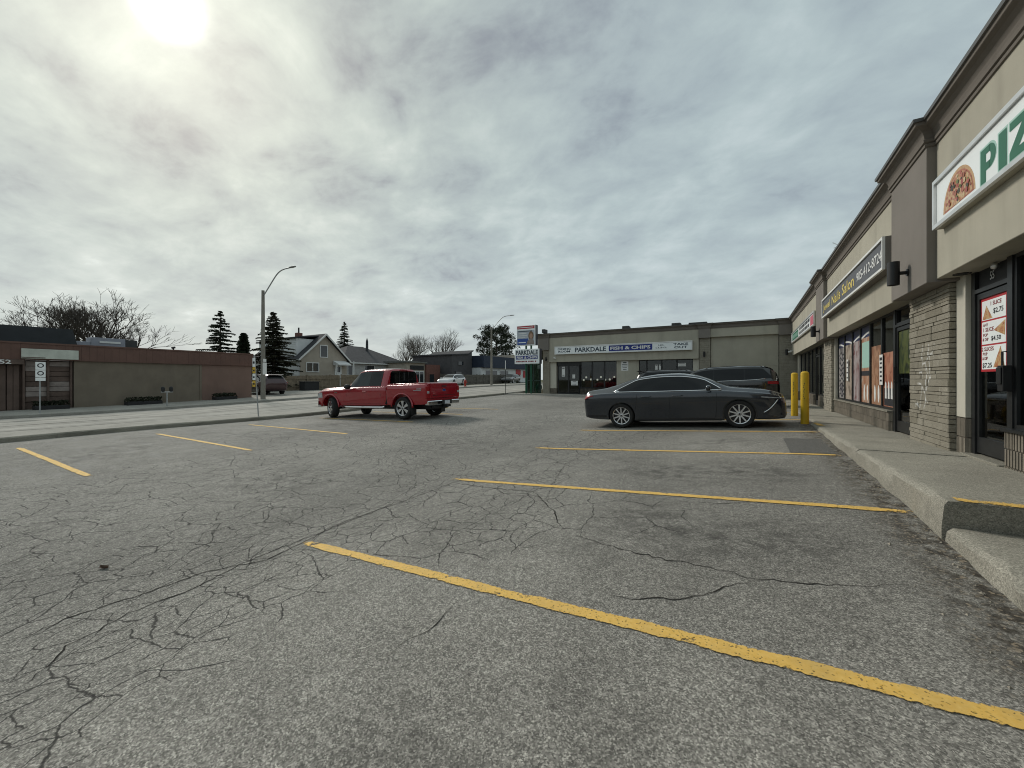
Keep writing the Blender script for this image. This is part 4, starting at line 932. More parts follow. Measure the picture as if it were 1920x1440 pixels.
class Car:
    """lofted body: rows (x, zbottom, zshoulder, ztop, half-width shoulder, half-width roof, half-width bottom)"""
    def __init__(s, tab, crease=.0): s.tab = tab; s.cache = {}; s.crease = crease
    def sec(s, x):
        k = round(x, 4)
        if k in s.cache: return s.cache[k]
        zb, zs, zt, ws, wt, wb = pchip(s.tab, x); h = zs-zb; u = zt-zs
        P = [(0, zb), (wb*.75, zb), (wb*.97, zb+.015), (wb, zb+.06), (lerp(wb, ws, .55)-s.crease, zb+.30*h), (ws-.006, zb+.62*h), (ws, zb+.80*h), (ws-.008, zs-.035), (ws-.035, zs), (lerp(ws-.06, wt, .04), zs+.06*u), (lerp(ws-.06, wt, .5), zs+.46*u), (wt+.01, zs+.82*u), (wt-.06, zs+.925*u), (wt*.6, zs+.985*u), (0, zt)]
        s.cache[k] = crom(P, 4); return s.cache[k]
    def y(s, x, z):
        c = s.sec(x)
        for (y0, z0), (y1, z1) in zip(c[8:], c[9:]):
            if z0 <= z <= z1 and z1 > z0: return lerp(y0, y1, (z-z0)/(z1-z0))
        return c[8][0] if z < c[8][1] else 0
    def z(s, x, y):
        c = s.sec(x); y = abs(y)
        for (y1, z1), (y0, z0) in zip(c[::-1], c[-2::-1]):
            if y1 <= y <= y0 and y0 > y1: return lerp(z1, z0, (y-y1)/(y0-y1))
        return c[-1][1]
    def body(s, nx=96):
        m = MB(); x0, x1 = s.tab[0][0], s.tab[-1][0]; rows = []
        for i in range(nx+1):
            x = x0+(x1-x0)*i/nx; c = s.sec(x); rows.append([(x, a, b) for a, b in c[:-1]]+[(x, -a, b) for a, b in c[:0:-1]])
        n = len(rows[0])
        vs = [p for r in rows for p in r]; fs = []
        for i in range(nx):
            for j in range(n): fs.append((i*n+j, i*n+(j+1) % n, (i+1)*n+(j+1) % n, (i+1)*n+j))
        fs.append(tuple(range(n))); fs.append(tuple(nx*n+j for j in range(n-1, -1, -1))); m.add(vs, fs); return m
    def side(s, m, sg, x0, x1, lo, hi, off=.004, nx=14, nz=5):
        """patch on the flank between two curves lo(x), hi(x)"""
        rows = []
        for i in range(nx+1):
            x = lerp(x0, x1, i/nx); a, b = lo(x), max(hi(x), lo(x)+.001); rows.append([(x, sg*(s.y(x, lerp(a, b, k/nz))+off), lerp(a, b, k/nz)) for k in range(nz+1)])
        m.grid(rows, sg < 0)
    def line(s, m, sg, pts, r, off=.002, n=6):
        m.tube([(x, sg*(s.y(x, z)+off), z) for x, z in pts], r, n)
    def top(s, m, x0, x1, wf, off=.004, nx=10, ny=12):
        m.grid([[(lerp(x0, x1, i/nx), y, s.z(lerp(x0, x1, i/nx), y)+off) for y in [wf(lerp(x0, x1, i/nx))*(2*k/ny-1) for k in range(ny+1)]] for i in range(nx+1)])
def cutwheels(body, wheels, r, w, extra=None):
    m = MB()
    for x, z in wheels:
        for sg in (1, -1): m.lathe([(0, 0), (r, 0), (r, .42), (0, .42)], 40, (x, sg*(w-.26) + (.21 if sg > 0 else .21), z), 'y') if False else m.lathe([(0, -.24), (r, -.24), (r, .24), (0, .24)], 40, (x, sg*w, z), 'y')
    if extra: m.box(*extra)
    c = m.build('cut', 'trim'); c.hide_render = True
    bm = bmesh.new(); bm.from_mesh(c.data); bmesh.ops.remove_doubles(bm, verts=bm.verts, dist=1e-5); bmesh.ops.recalc_face_normals(bm, faces=bm.faces); bm.to_mesh(c.data); bm.free()
    md = body.modifiers.new('cut', 'BOOLEAN'); md.operation = 'DIFFERENCE'; md.object = c; md.solver = 'EXACT'
    pm_, body.parent = body.parent, None; ml = body.matrix_basis.copy(); body.matrix_basis = Matrix.Identity(4); bpy.context.view_layer.update()
    dg = bpy.context.evaluated_depsgraph_get(); me = bpy.data.meshes.new_from_object(body.evaluated_get(dg)); body.modifiers.clear(); old = body.data; body.data = me; me.name = old.name; bpy.data.meshes.remove(old)
    body.parent = pm_; body.matrix_basis = ml; bpy.data.objects.remove(c)
    me.polygons.foreach_set('use_smooth', [True]*len(me.polygons)); me.set_sharp_from_angle(angle=R(38))
def wheel(parent, x, y, z, r, rr, w, sg, spokes, style, steer=0):
    """tyre, rim barrel, spokes, hub; sg = which side faces out"""
    t = MB(); h = w/2; sh = r-rr
    prof = [(rr, -h*.86), (rr+sh*.35, -h), (r-sh*.25, -h*.98), (r-.012, -h*.78), (r, -h*.55), (r, h*.55), (r-.012, h*.78), (r-sh*.25, h*.98), (rr+sh*.35, h), (rr, h*.86), (rr-.01, h*.5), (rr-.01, -h*.5), (rr, -h*.86)]
    t.lathe(prof, 40, (0,0,0), 'y'); o = t.build('wheel', 'tyre', parent, smooth=True, local=True, auto=50)
    o.location = (x, y, z); o.rotation_euler = (0, 0, steer)
    f = -sg   # lathe axis 'y' flips height: outward face at y = sg*h
    d = MB(); d.lathe([(0, -sg*h*.35), (rr*.95, -sg*h*.35)], 28, (0,0,0), 'y'); d.build('brake_disc', 'rimdark', o, local=True)
    k = MB(); k.lathe([(rr-.012, -sg*h*.30), (rr-.014, -sg*h*.80), (rr+.004, -sg*h*.90), (rr+.008, -sg*h*.86), (rr-.002, -sg*h*.3)], 36, (0,0,0), 'y')
    for i in range(spokes):
        a = 2*math.pi*(i+.5)/spokes; ca, sa = math.cos(a), math.sin(a)
        def pt(rad, tn, yy): return (rad*ca-tn*sa, yy, rad*sa+tn*ca)
        i0, o0 = (.030, .016) if style == 'fine' else (.034, .062)
        y0, y1 = sg*h*.80, sg*h*.84
        ri = rr*.18; ro = rr-.008
        k.add([pt(ri, -i0*.6, y0), pt(ri, i0*.6, y0), pt(ro, o0, y1), pt(ro, -o0, y1), pt(ri, -i0*.6, y0-sg*.035), pt(ri, i0*.6, y0-sg*.035), pt(ro, o0, y1-sg*.03), pt(ro, -o0, y1-sg*.03)], [(0,1,2,3),(4,7,6,5),(0,4,5,1),(1,5,6,2),(2,6,7,3),(3,7,4,0)])
    k.lathe([(0, -sg*h*.90), (rr*.14, -sg*h*.90), (rr*.20, -sg*h*.78), (rr*.2, -sg*h*.5)], 20, (0,0,0), 'y'); k.build('rim', 'rim', o, local=True, smooth=True, auto=30)
    c = MB(); c.lathe([(0, -sg*h*.925), (rr*.09, -sg*h*.92), (rr*.11, -sg*h*.89)], 14, (0,0,0), 'y'); c.build('hub_cap', 'rimdark', o, local=True); return o
def place(root, x, y, rz, L, wheels, wd, gnd=None):
    gnd = gnd or lotz
    """rest the car on the lot: pitch and height from the ground under its axles"""
    ca, sa = math.cos(rz), math.sin(rz); (xr, xf) = wheels
    pr = (x+ca*xr, y+sa*xr); pf = (x+ca*xf, y+sa*xf); zr_, zf_ = gnd(*pr), gnd(*pf)
    pit = math.atan2(zf_-zr_, xf-xr); root.rotation_euler = (0, -pit, rz); root.location = (x, y, zr_ - math.tan(pit)*xr)
def mirror(parent, x, y, z, sg, mat, s=1.0):
    m = MB(); m.lathe([(0,-.10*s),(.05*s,-.09*s),(.075*s,-.03*s),(.075*s,.03*s),(.05*s,.09*s),(0,.10*s)], 12, (0,0,0), 'y'); m.v = [(x+a*.85, y+b*sg*-1, z+c*.95) for a, b, c in m.v]; o = m.build('mirror', mat, parent, smooth=True, local=True)
    m = MB(); m.tube([(x+.05, y-sg*.14, z-.03), (x, y-sg*.05, z-.02)], .018, 6); m.build('mirror_arm', 'trim', o, local=True)

# ---- charcoal sedan
TS = [(0,.40,.76,.86,.70,.56,.66),(.04,.32,.84,.965,.78,.62,.74),(.13,.27,.905,1.06,.84,.66,.79),(.30,.24,.945,1.085,.885,.66,.83),(.60,.22,.965,1.12,.915,.64,.86),(.90,.21,.97,1.19,.928,.61,.87),(1.30,.19,.965,1.315,.932,.585,.88),(1.75,.17,.955,1.412,.932,.575,.88),(2.20,.165,.945,1.445,.932,.575,.88),(2.60,.165,.938,1.436,.932,.57,.88),(3.0,.165,.93,1.368,.932,.575,.88),(3.35,.17,.925,1.235,.932,.60,.88),(3.65,.18,.915,1.085,.932,.66,.88),(3.82,.185,.90,1.01,.932,.70,.88),(4.2,.19,.86,.955,.925,.72,.87),(4.52,.19,.82,.915,.90,.71,.86),(4.76,.19,.765,.85,.84,.66,.80),(4.90,.20,.70,.78,.76,.60,.73),(4.955,.22,.64,.72,.68,.54,.66),(4.975,.26,.58,.64,.60,.46,.58)]
def sedan():
    C = Car(TS, .012); t = thing('sedan_car', 'dark grey sedan with chrome window line parked nose-in at the yellow bollards', 'car', (0,0,0))
    wx = (1.13, 4.0); b = C.body().build('body', 'paint_grey', t, local=True); cutwheels(b, [(x, .335) for x in wx], .372, .93)
    lo = lambda x: pchip(C.tab, x)[1]+.03
    def hi(x):
        q = pchip(C.tab, x); return min(q[1]+.80*(q[2]-q[1]), lo(x)+.004+(x-.93)*.50, lo(x)+.004+max(0, 3.66-x)*.62)
    for sg in (-1, 1):
        for x0, x1, nm in ((.95, 2.36, 'rear_window'), (2.44, 3.60, 'front_window')):
            m = MB(); C.side(m, sg, x0, x1, lo, hi, .005, 22); m.build(nm, 'autoglass', t, local=True, smooth=True)
        m = MB(); C.side(m, sg, 2.36, 2.44, lo, hi, .0055, 3); m.build('door_pillar', 'autoglass', t, local=True)
        m = MB(); X = frange(.95, 3.64, .09); C.line(m, sg, [(x, hi(x)+.006) for x in X], .013, .003); C.line(m, sg, [(x, lo(x)-.008) for x in X], .013, .004)
        m.tube([(x, sg*(C.y(x, z)+.006), z) for x, z in ((.90, lo(.95)+.012), (1.02, lo(1)+.02), (1.1, lo(1.1)+.004))], [.006,.03,.014], 6); m.build('chrome_window_trim', 'chrome', t, local=True, smooth=True)
        m = MB()
        for pts in ([(1.60,.93),(1.575,.80),(1.55,.60),(1.50,.45)], [(2.42,.93),(2.415,.6),(2.40,.30),(2.40,.24)], [(3.52,.92),(3.53,.70),(3.50,.4),(3.46,.25)]): C.line(m, sg, crom(pts, 4), .004, -.001, 5)
        C.line(m, sg, [(x, .235) for x in frange(1.6, 3.46, .2)], .004, -.001, 5); C.line(m, sg, [(.22,.60),(.45,.62),(.74,.62)], .003, -.001, 5); m.build('panel_gap', 'seam', t, local=True)
        for x in (1.83, 2.62):
            m = MB(); m.tube([(q, sg*(C.y(q, .835)+d), .835) for q, d in ((x-.13,.0),(x-.10,.028),(x+.08,.03),(x+.13,.0))], [.008,.015,.016,.008], 8); m.build('door_handle', 'paint_grey', t, local=True, smooth=True)
        m = MB(); C.side(m, sg, .035, .34, lambda x: lerp(.80,.90, min(1, x/.30)), lambda x: .93-.02*abs(x-.1), .006, 8); m.build('tail_light', 'taillight', t, local=True, smooth=True)
        m = MB(); C.side(m, sg, 4.40, 4.90, lambda x: .70-.10*max(0, x-4.5)+.25*max(0, 4.5-x), lambda x: .775-.12*max(0, x-4.40), .006, 12); hl = m.build('headlight', 'lamp_smoke', t, local=True, smooth=True)
        m = MB(); C.line(m, sg, [(x, .735-.11*(x-4.45)) for x in (4.47,4.6,4.75,4.86)], .010, .008); m.build('running_light', 'headlight', hl, local=True)
        m = MB(); C.line(m, sg, crom([(4.80,.66),(4.72,.55),(4.62,.44),(4.50,.36)], 4), .012, .004); m.build('bumper_accent', 'chrome', t, local=True, smooth=True)
        m = MB(); C.side(m, sg, 1.52, 3.62, lambda x: .175, lambda x: .225, .004, 10, 2); m.build('sill', 'trim', t, local=True)
        m = MB(); C.side(m, sg, .06, .70, lambda x: .29, lambda x: .36, .004, 8, 2); m.build('rear_valance', 'trim', t, local=True)
        mirror(t, 3.36, sg*1.03, 1.005, sg, 'paint_grey')
        m = MB(); m.tube([(.02, sg*.55, .33), (.12, sg*.55, .33)], .05, 12); m.build('exhaust_tip', 'chrome', t, local=True)
        for x in wx: wheel(t, x, sg*.815, .335, .335, .235, .225, sg, 10, 'fine')
    m = MB(); C.top(m, 3.02, 3.74, lambda x: pchip(C.tab, x)[4]*.93, .004); m.build('windscreen', 'autoglass', t, local=True, smooth=True)
    m = MB(); C.top(m, .72, 1.62, lambda x: pchip(C.tab, x)[4]*.90, .004); m.build('rear_screen', 'autoglass', t, local=True, smooth=True)
    m = MB(); m.grid([[(4.978-.35*abs(y)**2, y, z) for z in (.30,.45,.60)] for y in frange(-.4,.4,.1)]); m.build('grille', 'trim', t, local=True)
    place(t, -4.13, 11.98, R(.6), 4.975, wx, .93); return t
sedan()

# ---- dark SUVs
TV = [(0,.50,.90,1.02,.78,.62,.72),(.04,.40,1.0,1.28,.86,.64,.80),(.12,.34,1.07,1.45,.91,.62,.85),(.30,.28,1.10,1.62,.94,.60,.88),(.60,.24,1.10,1.70,.958,.60,.90),(1.2,.22,1.085,1.725,.965,.61,.91),(2.0,.21,1.07,1.73,.965,.615,.91),(2.6,.21,1.055,1.70,.965,.615,.91),(3.0,.21,1.05,1.60,.965,.62,.91),(3.35,.21,1.04,1.40,.965,.64,.91),(3.65,.22,1.03,1.18,.962,.70,.90),(3.8,.22,1.01,1.12,.96,.73,.90),(4.3,.23,.97,1.06,.945,.73,.88),(4.65,.25,.90,1.0,.90,.70,.84),(4.85,.28,.80,.90,.82,.62,.76),(4.95,.34,.66,.74,.70,.5,.66)]
def suv(label, mat, x, y, rz, zsc=1.0, rails=True, chrome=True, name='suv_car', gnd=None):
    C = Car([(a, b, c*zsc if c > .5 else c, d*zsc, e, f, g) for a, b, c, d, e, f, g in TV]); t = thing(name, label, 'car', (0,0,0)); wx = (1.05, 3.9)
    b = C.body(80).build('body', mat, t, local=True); cutwheels(b, [(q, .37) for q in wx], .41, .96)
    lo = lambda q: pchip(C.tab, q)[1]+.035+.10*max(0, .8-q)
    def hi(q): p = pchip(C.tab, q); return min(p[1]+.80*(p[2]-p[1]), lo(q)+.004+max(0, 3.6-q)*.75, lo(q)+.004+max(0, q-.22)*1.3)
    for sg in (-1, 1):
        for x0, x1 in ((.26, 1.18), (1.185, 2.30), (2.305, 3.5)): m = MB(); C.side(m, sg, x0, x1, lo, hi, .005, 16); m.build('side_window', 'autoglass', t, local=True, smooth=True)
        if chrome: m = MB(); C.line(m, sg, [(q, lo(q)-.008) for q in frange(.45, 3.5, .12)], .012, .004); m.build('chrome_window_trim', 'chrome', t, local=True, smooth=True)
        m = MB()
        for pts in ([(1.30,1.05*zsc),(1.40,.7),(1.46,.5)], [(2.32,1.05*zsc),(2.32,.6),(2.32,.30)], [(3.40,1.0*zsc),(3.42,.6),(3.42,.3)]): C.line(m, sg, pts, .004, -.001, 5)
        m.build('panel_gap', 'seam', t, local=True)
        m = MB(); C.side(m, sg, .04, .40, lambda q: .93*zsc+.06*q, lambda q: 1.05*zsc, .008, 8); m.build('tail_light', 'taillight', t, local=True, smooth=True)
        m = MB(); C.side(m, sg, 4.35, 4.86, lambda q: .80*zsc, lambda q: .90*zsc-.1*max(0, q-4.5), .006, 8); m.build('headlight', 'headlight', t, local=True, smooth=True)
        if rails: m = MB(); m.tube([(q, sg*.58, C.z(q, .58)+h) for q, h in ((.5,.0),(.62,.045),(1.4,.05),(2.5,.05),(2.62,.0))], .014, 6); m.build('roof_rail', 'trim', t, local=True)
        for q in (1.75, 2.75): m = MB(); m.tube([(q-.11, sg*(C.y(q, .93)+.02), .93), (q+.11, sg*(C.y(q, .93)+.02), .93)], .014, 6); m.build('door_handle', mat, t, local=True)
        mirror(t, 3.25, sg*1.07, 1.10*zsc, sg, mat, 1.1)
        for q in wx: wheel(t, q, sg*.835, .37, .37, .25, .235, sg, 10, 'fine')
    m = MB(); C.top(m, 2.75, 3.62, lambda q: pchip(C.tab, q)[4]*.93); m.build('windscreen', 'autoglass', t, local=True, smooth=True)
    m = MB(); C.top(m, .06, .32, lambda q: pchip(C.tab, q)[4]*.88); m.build('rear_screen', 'autoglass', t, local=True, smooth=True)
    m = MB(); m.grid([[(.02+q, y, 1.66*zsc+.05*(q > .1)) for y in frange(-.58, .58, .2)] for q in (.0, .12, .45)]); m.build('roof_spoiler', mat, t, local=True)
    place(t, x, y, rz, 4.95, wx, .96, gnd); return t
suv('black SUV with chrome window line parked tail-out behind the grey sedan', 'paint_black', 1.14, 19.45, R(180), .985)
suv('black crossover mostly hidden beyond the SUV and the grey sedan', 'paint_black', -5.2, 22.7, 0, 1.0, True, True, 'crossover_car')

# ---- red pickup
TC = [(1.96,.50,1.17,1.80,.965,.70,.93),(2.0,.49,1.18,1.86,.982,.72,.945),(2.2,.48,1.18,1.885,.99,.725,.95),(2.7,.47,1.18,1.90,.99,.73,.95),(3.2,.47,1.175,1.895,.99,.725,.95),(3.48,.47,1.17,1.85,.99,.72,.95),(3.62,.47,1.17,1.74,.99,.72,.95),(3.86,.47,1.165,1.49,.988,.745,.95),(4.08,.47,1.155,1.29,.985,.78,.95),(4.2,.47,1.14,1.25,.985,.80,.95),(4.9,.46,1.11,1.215,.982,.79,.94),(5.4,.46,1.085,1.195,.972,.78,.93),(5.66,.48,1.05,1.155,.955,.76,.91),(5.80,.50,1.0,1.09,.92,.72,.88),(5.86,.54,.93,1.0,.87,.66,.84)]
TB = [(.05,.56,1.22,1.275,.945,.86,.93),(.09,.53,1.24,1.30,.972,.89,.945),(.4,.51,1.24,1.305,.985,.90,.95),(1.5,.50,1.235,1.30,.985,.90,.95),(1.90,.50,1.235,1.30,.98,.90,.945),(1.935,.51,1.23,1.29,.965,.88,.93)]
def pickup():
    t = thing('pickup_truck', 'red extended cab pickup truck parked nose to the street kerb', 'pickup truck', (0,0,0)); wx = (1.16, 4.96); wz = .405
    C = Car(TC); D = Car(TB)
    b = C.body(80).build('cab', 'paint_red', t, local=True); cutwheels(b, [(wx[1], wz+.02)], .475, .97)
    d = D.body(40).build('cargo_bed', 'paint_red', t, local=True); cutwheels(d, [(wx[0], wz+.02)], .475, .97, (.12, 1.86, -.82, .82, .72, 1.5))
    lo = lambda x: pchip(C.tab, x)[1]+.045
    def hi(x): q = pchip(C.tab, x); return min(q[1]+.84*(q[2]-q[1]), lo(x)+.004+max(0, 4.05-x)*1.12)
    for sg in (-1, 1):
        m = MB(); C.side(m, sg, 2.86, 3.90, lo, hi, .005, 16); m.build('front_window', 'autoglass_light', t, local=True, smooth=True)
        m = MB(); C.side(m, sg, 2.32, 2.74, lo, hi, .005, 8); m.build('rear_window', 'autoglass', t, local=True, smooth=True)
        m = MB(); C.side(m, sg, 2.74, 2.86, lo, hi, .005, 3); C.side(m, sg, 2.24, 2.32, lo, hi, .005, 3); m.build('door_pillar', 'trim', t, local=True)
        m = MB()
        for pts in ([(2.80,1.18),(2.80,.9),(2.80,.55)], [(3.99,1.14),(4.02,.9),(4.0,.55)], [(2.20,1.18),(2.20,.9),(2.20,.55)]): C.line(m, sg, pts, .005, -.001, 5)
        C.line(m, sg, [(x, .56) for x in frange(2.2, 4.0, .2)], .004, -.001, 5); m.build('panel_gap', 'seam', t, local=True)
        m = MB(); C.line(m, sg, [(x, .70) for x in frange(2.0, 4.42, .2)], .006, .001); m.build('body_crease', 'paint_red', t, local=True, smooth=True)
        for Q, x in ((C, wx[1]), (D, wx[0])):
            m = MB(); pts = [(x+.50*math.cos(R(a)), sg*.985, wz+.02+.50*math.sin(R(a))) for a in range(-12, 193, 8)]; m.tube([p for p in pts if p[2] > .40], .034, 8); m.build('wheel_arch_flare', 'paint_red', t, local=True, smooth=True)
        for x in (3.02,): m = MB(); m.tube([(x-.11, sg*(C.y(x, 1.02)+.0), 1.02), (x-.08, sg*(C.y(x,1.02)+.03), 1.02), (x+.08, sg*(C.y(x,1.02)+.03), 1.02), (x+.11, sg*C.y(x,1.02), 1.02)], .016, 6); m.build('door_handle', 'paint_red', t, local=True)
        m = MB(); m.tube([(2.0, sg*.99, .46), (2.06, sg*1.03, .43), (3.9, sg*1.03, .43), (4.36, sg*.99, .46)], .038, 10); m.build('step_bar', 'chrome', t, local=True, smooth=True)
        m = MB(); m.box(.035, .12, sg*.80, sg*.968, .74, 1.17); lt = m.build('tail_light', 'taillight', t, local=True, bevel=.012); m = MB(); m.box(.028, .06, sg*.83, sg*.95, .92, 1.0); m.build('reversing_lens', 'headlight', lt, local=True)
        m = MB(); C.side(m, sg, 5.46, 5.82, lambda x: .80, lambda x: 1.01-.25*max(0, x-5.6), .006, 8); m.build('headlight', 'headlight', t, local=True, smooth=True)
        m = MB(); D.side(m, sg, .28, .62, lambda x: 1.02, lambda x: 1.045, .004, 5, 1); D.side(m, sg, .26, .48, lambda x: 1.07, lambda x: 1.10, .004, 5, 1); m.build('side_decal', 'white_dull', t, local=True)
        m = MB(); C.side(m, sg, 4.55, 4.72, lambda x: .985, lambda x: 1.015, .005, 4, 1); m.build('fender_badge', 'chrome', t, local=True)
        mirror(t, 3.80, sg*1.12, 1.22, sg, 'trim', 1.35)
        wheel(t, wx[0], sg*.845, wz, .405, .268, .27, sg, 6, 'broad'); wheel(t, wx[1], sg*.845, wz, .405, .268, .27, sg, 6, 'broad', R(-22))
        m = MB(); m.box(.72, .74, sg*.72, sg*.96, .16, .42); m.build('mud_flap', 'trim', t, local=True)
    m = MB(); C.top(m, 3.46, 4.06, lambda x: pchip(C.tab, x)[4]*.95); m.build('windscreen', 'autoglass', t, local=True, smooth=True)
    m = MB(); m.add([(1.952, y, z) for y, z in ((-.74,1.26),(.74,1.26),(.70,1.70),(.62,1.78),(-.62,1.78),(-.70,1.70))], [(0,1,2,3,4,5)]); rw = m.build('rear_screen', 'autoglass', t, local=True)
    m = MB()
    for y in (-.26, .26): m.box(1.94, 1.951, y-.012, y+.012, 1.27, 1.77)
    m.build('screen_divider', 'trim', rw, local=True)
    m = MB(); m.box(1.935, 1.965, -.20, .20, 1.815, 1.845); m.build('high_stop_light', 'taillight', t, local=True)
    # tailgate
    m = MB(); m.box(.02, .075, -.78, .78, .74, 1.285); tg = m.build('tailgate', 'paint_red', t, local=True, bevel=.018)
    m = MB(); m.box(.012, .022, -.66, .66, .84, .852); m.build('pressed_line', 'seam', tg, local=True); m = MB(); m.box(.008, .02, -.13, .13, 1.15, 1.19); m.build('latch', 'trim', tg, local=True)
    def oval(x, ry, rz, name, mat, par):
        m = MB(); m.add([(x, ry*math.cos(a), 1.03+rz*math.sin(a)) for a in [2*math.pi*i/20 for i in range(20)]], [tuple(range(20))]); return m.build(name, mat, par, local=True)
    ov = oval(.017, .115, .048, 'oval_emblem', 'chrome', tg); oval(.0155, .100, .038, 'emblem_field', 'navy', ov)
    m = MB(); m.box(-.10, .06, -.93, .93, .50, .66); m.v = [(x+(.10 if abs(y) > .9 else 0), y, z) for x, y, z in m.v]; rb = m.build('rear_bumper', 'chrome', t, local=True, bevel=.025)
    m = MB(); m.box(-.112, -.098, -.28, .28, .52, .67); m.build('plate_recess', 'trim', rb, local=True); m = MB(); m.box(-.118, -.113, -.15, .15, .53, .65); m.build('licence_plate', 'platewhite', rb, local=True)
    m = MB(); m.box(-.14, .3, -.04, .04, .40, .48); m.box(.1, .2, -.5, .5, .40, .48); m.build('tow_hitch', 'trim', t, local=True)
    m = MB(); rows = [[(5.93-.22*abs(y)**2.2, y, z) for z in (.42,.46,.60,.66)] for y in frange(-.97, .97, .1)]; m.grid(rows); m.build('front_bumper', 'chrome', t, local=True, smooth=True)
    m = MB(); m.grid([[(5.875-.12*abs(y)**2, y, z) for z in (.68,.8,.94)] for y in frange(-.55, .55, .1)]); m.build('grille', 'trim', t, local=True)
    m = MB(); m.box(.25, 5.5, -.5, .5, .34, .50); m.box(1.06, 1.26, -.8, .8, .32, .48); m.box(4.86, 5.06, -.8, .8, .32, .46); m.build('chassis', 'trim', t, local=True)
    m = MB(); m.box(1.9, 2.02, -.95, .95, .55, 1.15); m.build('cab_gap', 'seam', t, local=True)
    place(t, -9.52, 11.28, R(183.0), 5.86, wx, .97); return t
pickup()
# ------------------------------------------------------------------ street side
DEF['brown_band'] = plain((.125, .066, .05), .6, .15, 1.5, .1, dirt=.3); DEF['tan_brick'] = plain((.18, .15, .115), .9, .15, 1.2, .5, 40, dirt=.3); DEF['red_render'] = plain((.20, .13, .105), .9, .12, 1.0, .4, 60, dirt=.3)
DEF['board_brown'] = plain((.11, .075, .06), .7, .3, 3, .1, dirt=.4); DEF['board_pale'] = plain((.26, .22, .20), .7, .3, 3, .1); DEF['signboard'] = plain((.50, .52, .46), .6, .15, 3, .05, dirt=.4)
DEF['duct'] = plain((.27, .28, .32), .5, .12, 3, .05, metal=.3); DEF['pole_conc'] = plain((.22, .205, .175), .9, .15, 3, .3); DEF['galv'] = plain((.34, .35, .35), .5, .15, 5, .05, metal=.4)
DEF['siding_white'] = plain((.68, .69, .69), .7, .08, 2, 0); DEF['siding_beige'] = plain((.37, .325, .27), .85, .1, 2, .3, 30); DEF['shingle'] = plain((.045, .046, .05), .92, .3, 2.2, .5, 18); DEF['trimwhite'] = plain((.66, .66, .65), .6, .06, 4, 0)
DEF['wood'] = plain((.22, .175, .125), .9, .3, 4, .3, 20, dirt=.4); DEF['wood_grey'] = plain((.14, .128, .11), .92, .3, 4, .3, 20, dirt=.4); DEF['brick_red'] = plain((.16, .075, .06), .9, .25, 6, .5, 40); DEF['houseglass'] = glassy((.02, .025, .03), .05, 0)
DEF['navy_wall'] = plain((.022, .032, .055), .7, .2, 2, .1); DEF['grey_house'] = plain((.075, .072, .075), .85, .2, 2, .2); DEF['pole_green'] = plain((.01, .085, .045), .4, .15, 6, 0); DEF['hydrant_red'] = plain((.36, .04, .025), .5, .15, 6, .05)
DEF['sign_yellow'] = plain((.62, .40, .04), .5, .12, 6, 0); DEF['hedge'] = plain((.022, .026, .014), .95, .4, 9, .5, 30); DEF['skin'] = plain((.42, .26, .19), .6, .1, 6, 0); DEF['hair'] = plain((.20, .13, .08), .7, .2, 9, 0); DEF['poster_blue'] = plain((.03, .08, .30), .4, .1, 4, 0); DEF['poster_grey'] = plain((.42, .45, .50), .4, .08, 4, 0)
DEF['bark'] = plain((.085, .072, .060), .95, .3, 6, .5, 25); DEF['bark_pale'] = plain((.15, .13, .11), .95, .3, 6, .4, 25)
def m_needle(c0, c1):
    def f(n):
        t = NT(n); r = t.noise(1.2, 3); c = t.mix(t.ramp(r, [(.3, 0.0), (.7, 1.0)]), c0, c1); return t.p(col=c, rough=.8, spec=.2)
    return f
DEF['needle'] = m_needle((.018, .026, .016), (.045, .055, .030)); DEF['needle_brown'] = m_needle((.020, .024, .014), (.055, .05, .028))
B = Wall('B', -31.0)
def bb(m, y0, y1, o0, o1, z0, z1): m.box(-31+o0, -31+o1, y0, y1, z0, z1)
pz_ = lambda y: roadz(y)+.14
def winB(parent, X, y0, y1, z0, z1, name='window', fr=.09, fm='trimwhite', mull=0):
    """window in a wall that faces +X"""
    m = MB(); m.box(X-.02, X+.05, y0, y0+fr, z0, z1); m.box(X-.02, X+.05, y1-fr, y1, z0, z1); m.box(X-.02, X+.05, y0+fr, y1-fr, z0, z0+fr); m.box(X-.02, X+.05, y0+fr, y1-fr, z1-fr, z1)
    for k in range(mull): q = lerp(y0, y1, (k+1)/(mull+1)); m.box(X-.02, X+.045, q-fr*.45, q+fr*.45, z0+fr, z1-fr)
    w = m.build(name, fm, parent); m = MB(); m.box(X-.01, X+.015, y0+fr, y1-fr, z0+fr, z1-fr); m.build('pane', 'houseglass', w); return w
# long brown shop across the street
bs = thing('brown_shop', 'long low brown flat-roofed shop across the street on the left', 'building', (-33, 8, -1.4))
m = MB(); bb(m, 12.1, 15.2, -10, 0, -1.7, 1.0); m.build('side_bay_wall', 'red_render', bs)
m = MB(); bb(m, 6.35, 12.05, -10, 0, -1.7, 1.0); bb(m, -8, 3.2, -10, 0, -1.7, 1.0); m.build('wall', 'tan_brick', bs)
m = MB(); bb(m, 12.02, 12.13, 0, .035, -1.5, 1.0); m.build('downpipe', 'tan_brick', bs)
m = MB(); bb(m, 3.2, 6.35, -10, -.3, -1.7, 1.0); m.build('recessed_wall', 'board_brown', bs)
m = MB()
for i in range(78): bb(m, -8+i*.298, -8+i*.298+.293, -.2, .14+(.003 if i % 2 else 0), 1.0, 1.80)
tag(m.build('parapet_panels', 'brown_band', bs), kind='stuff'); m = MB(); bb(m, -8.02, 15.25, -.3, .18, 1.80, 1.88); m.build('parapet_cap', 'brown_band', bs)
m = MB(); bb(m, -8, 15.2, -10, -.2, 1.6, 1.7); m.build('roof', 'roofdark', bs)
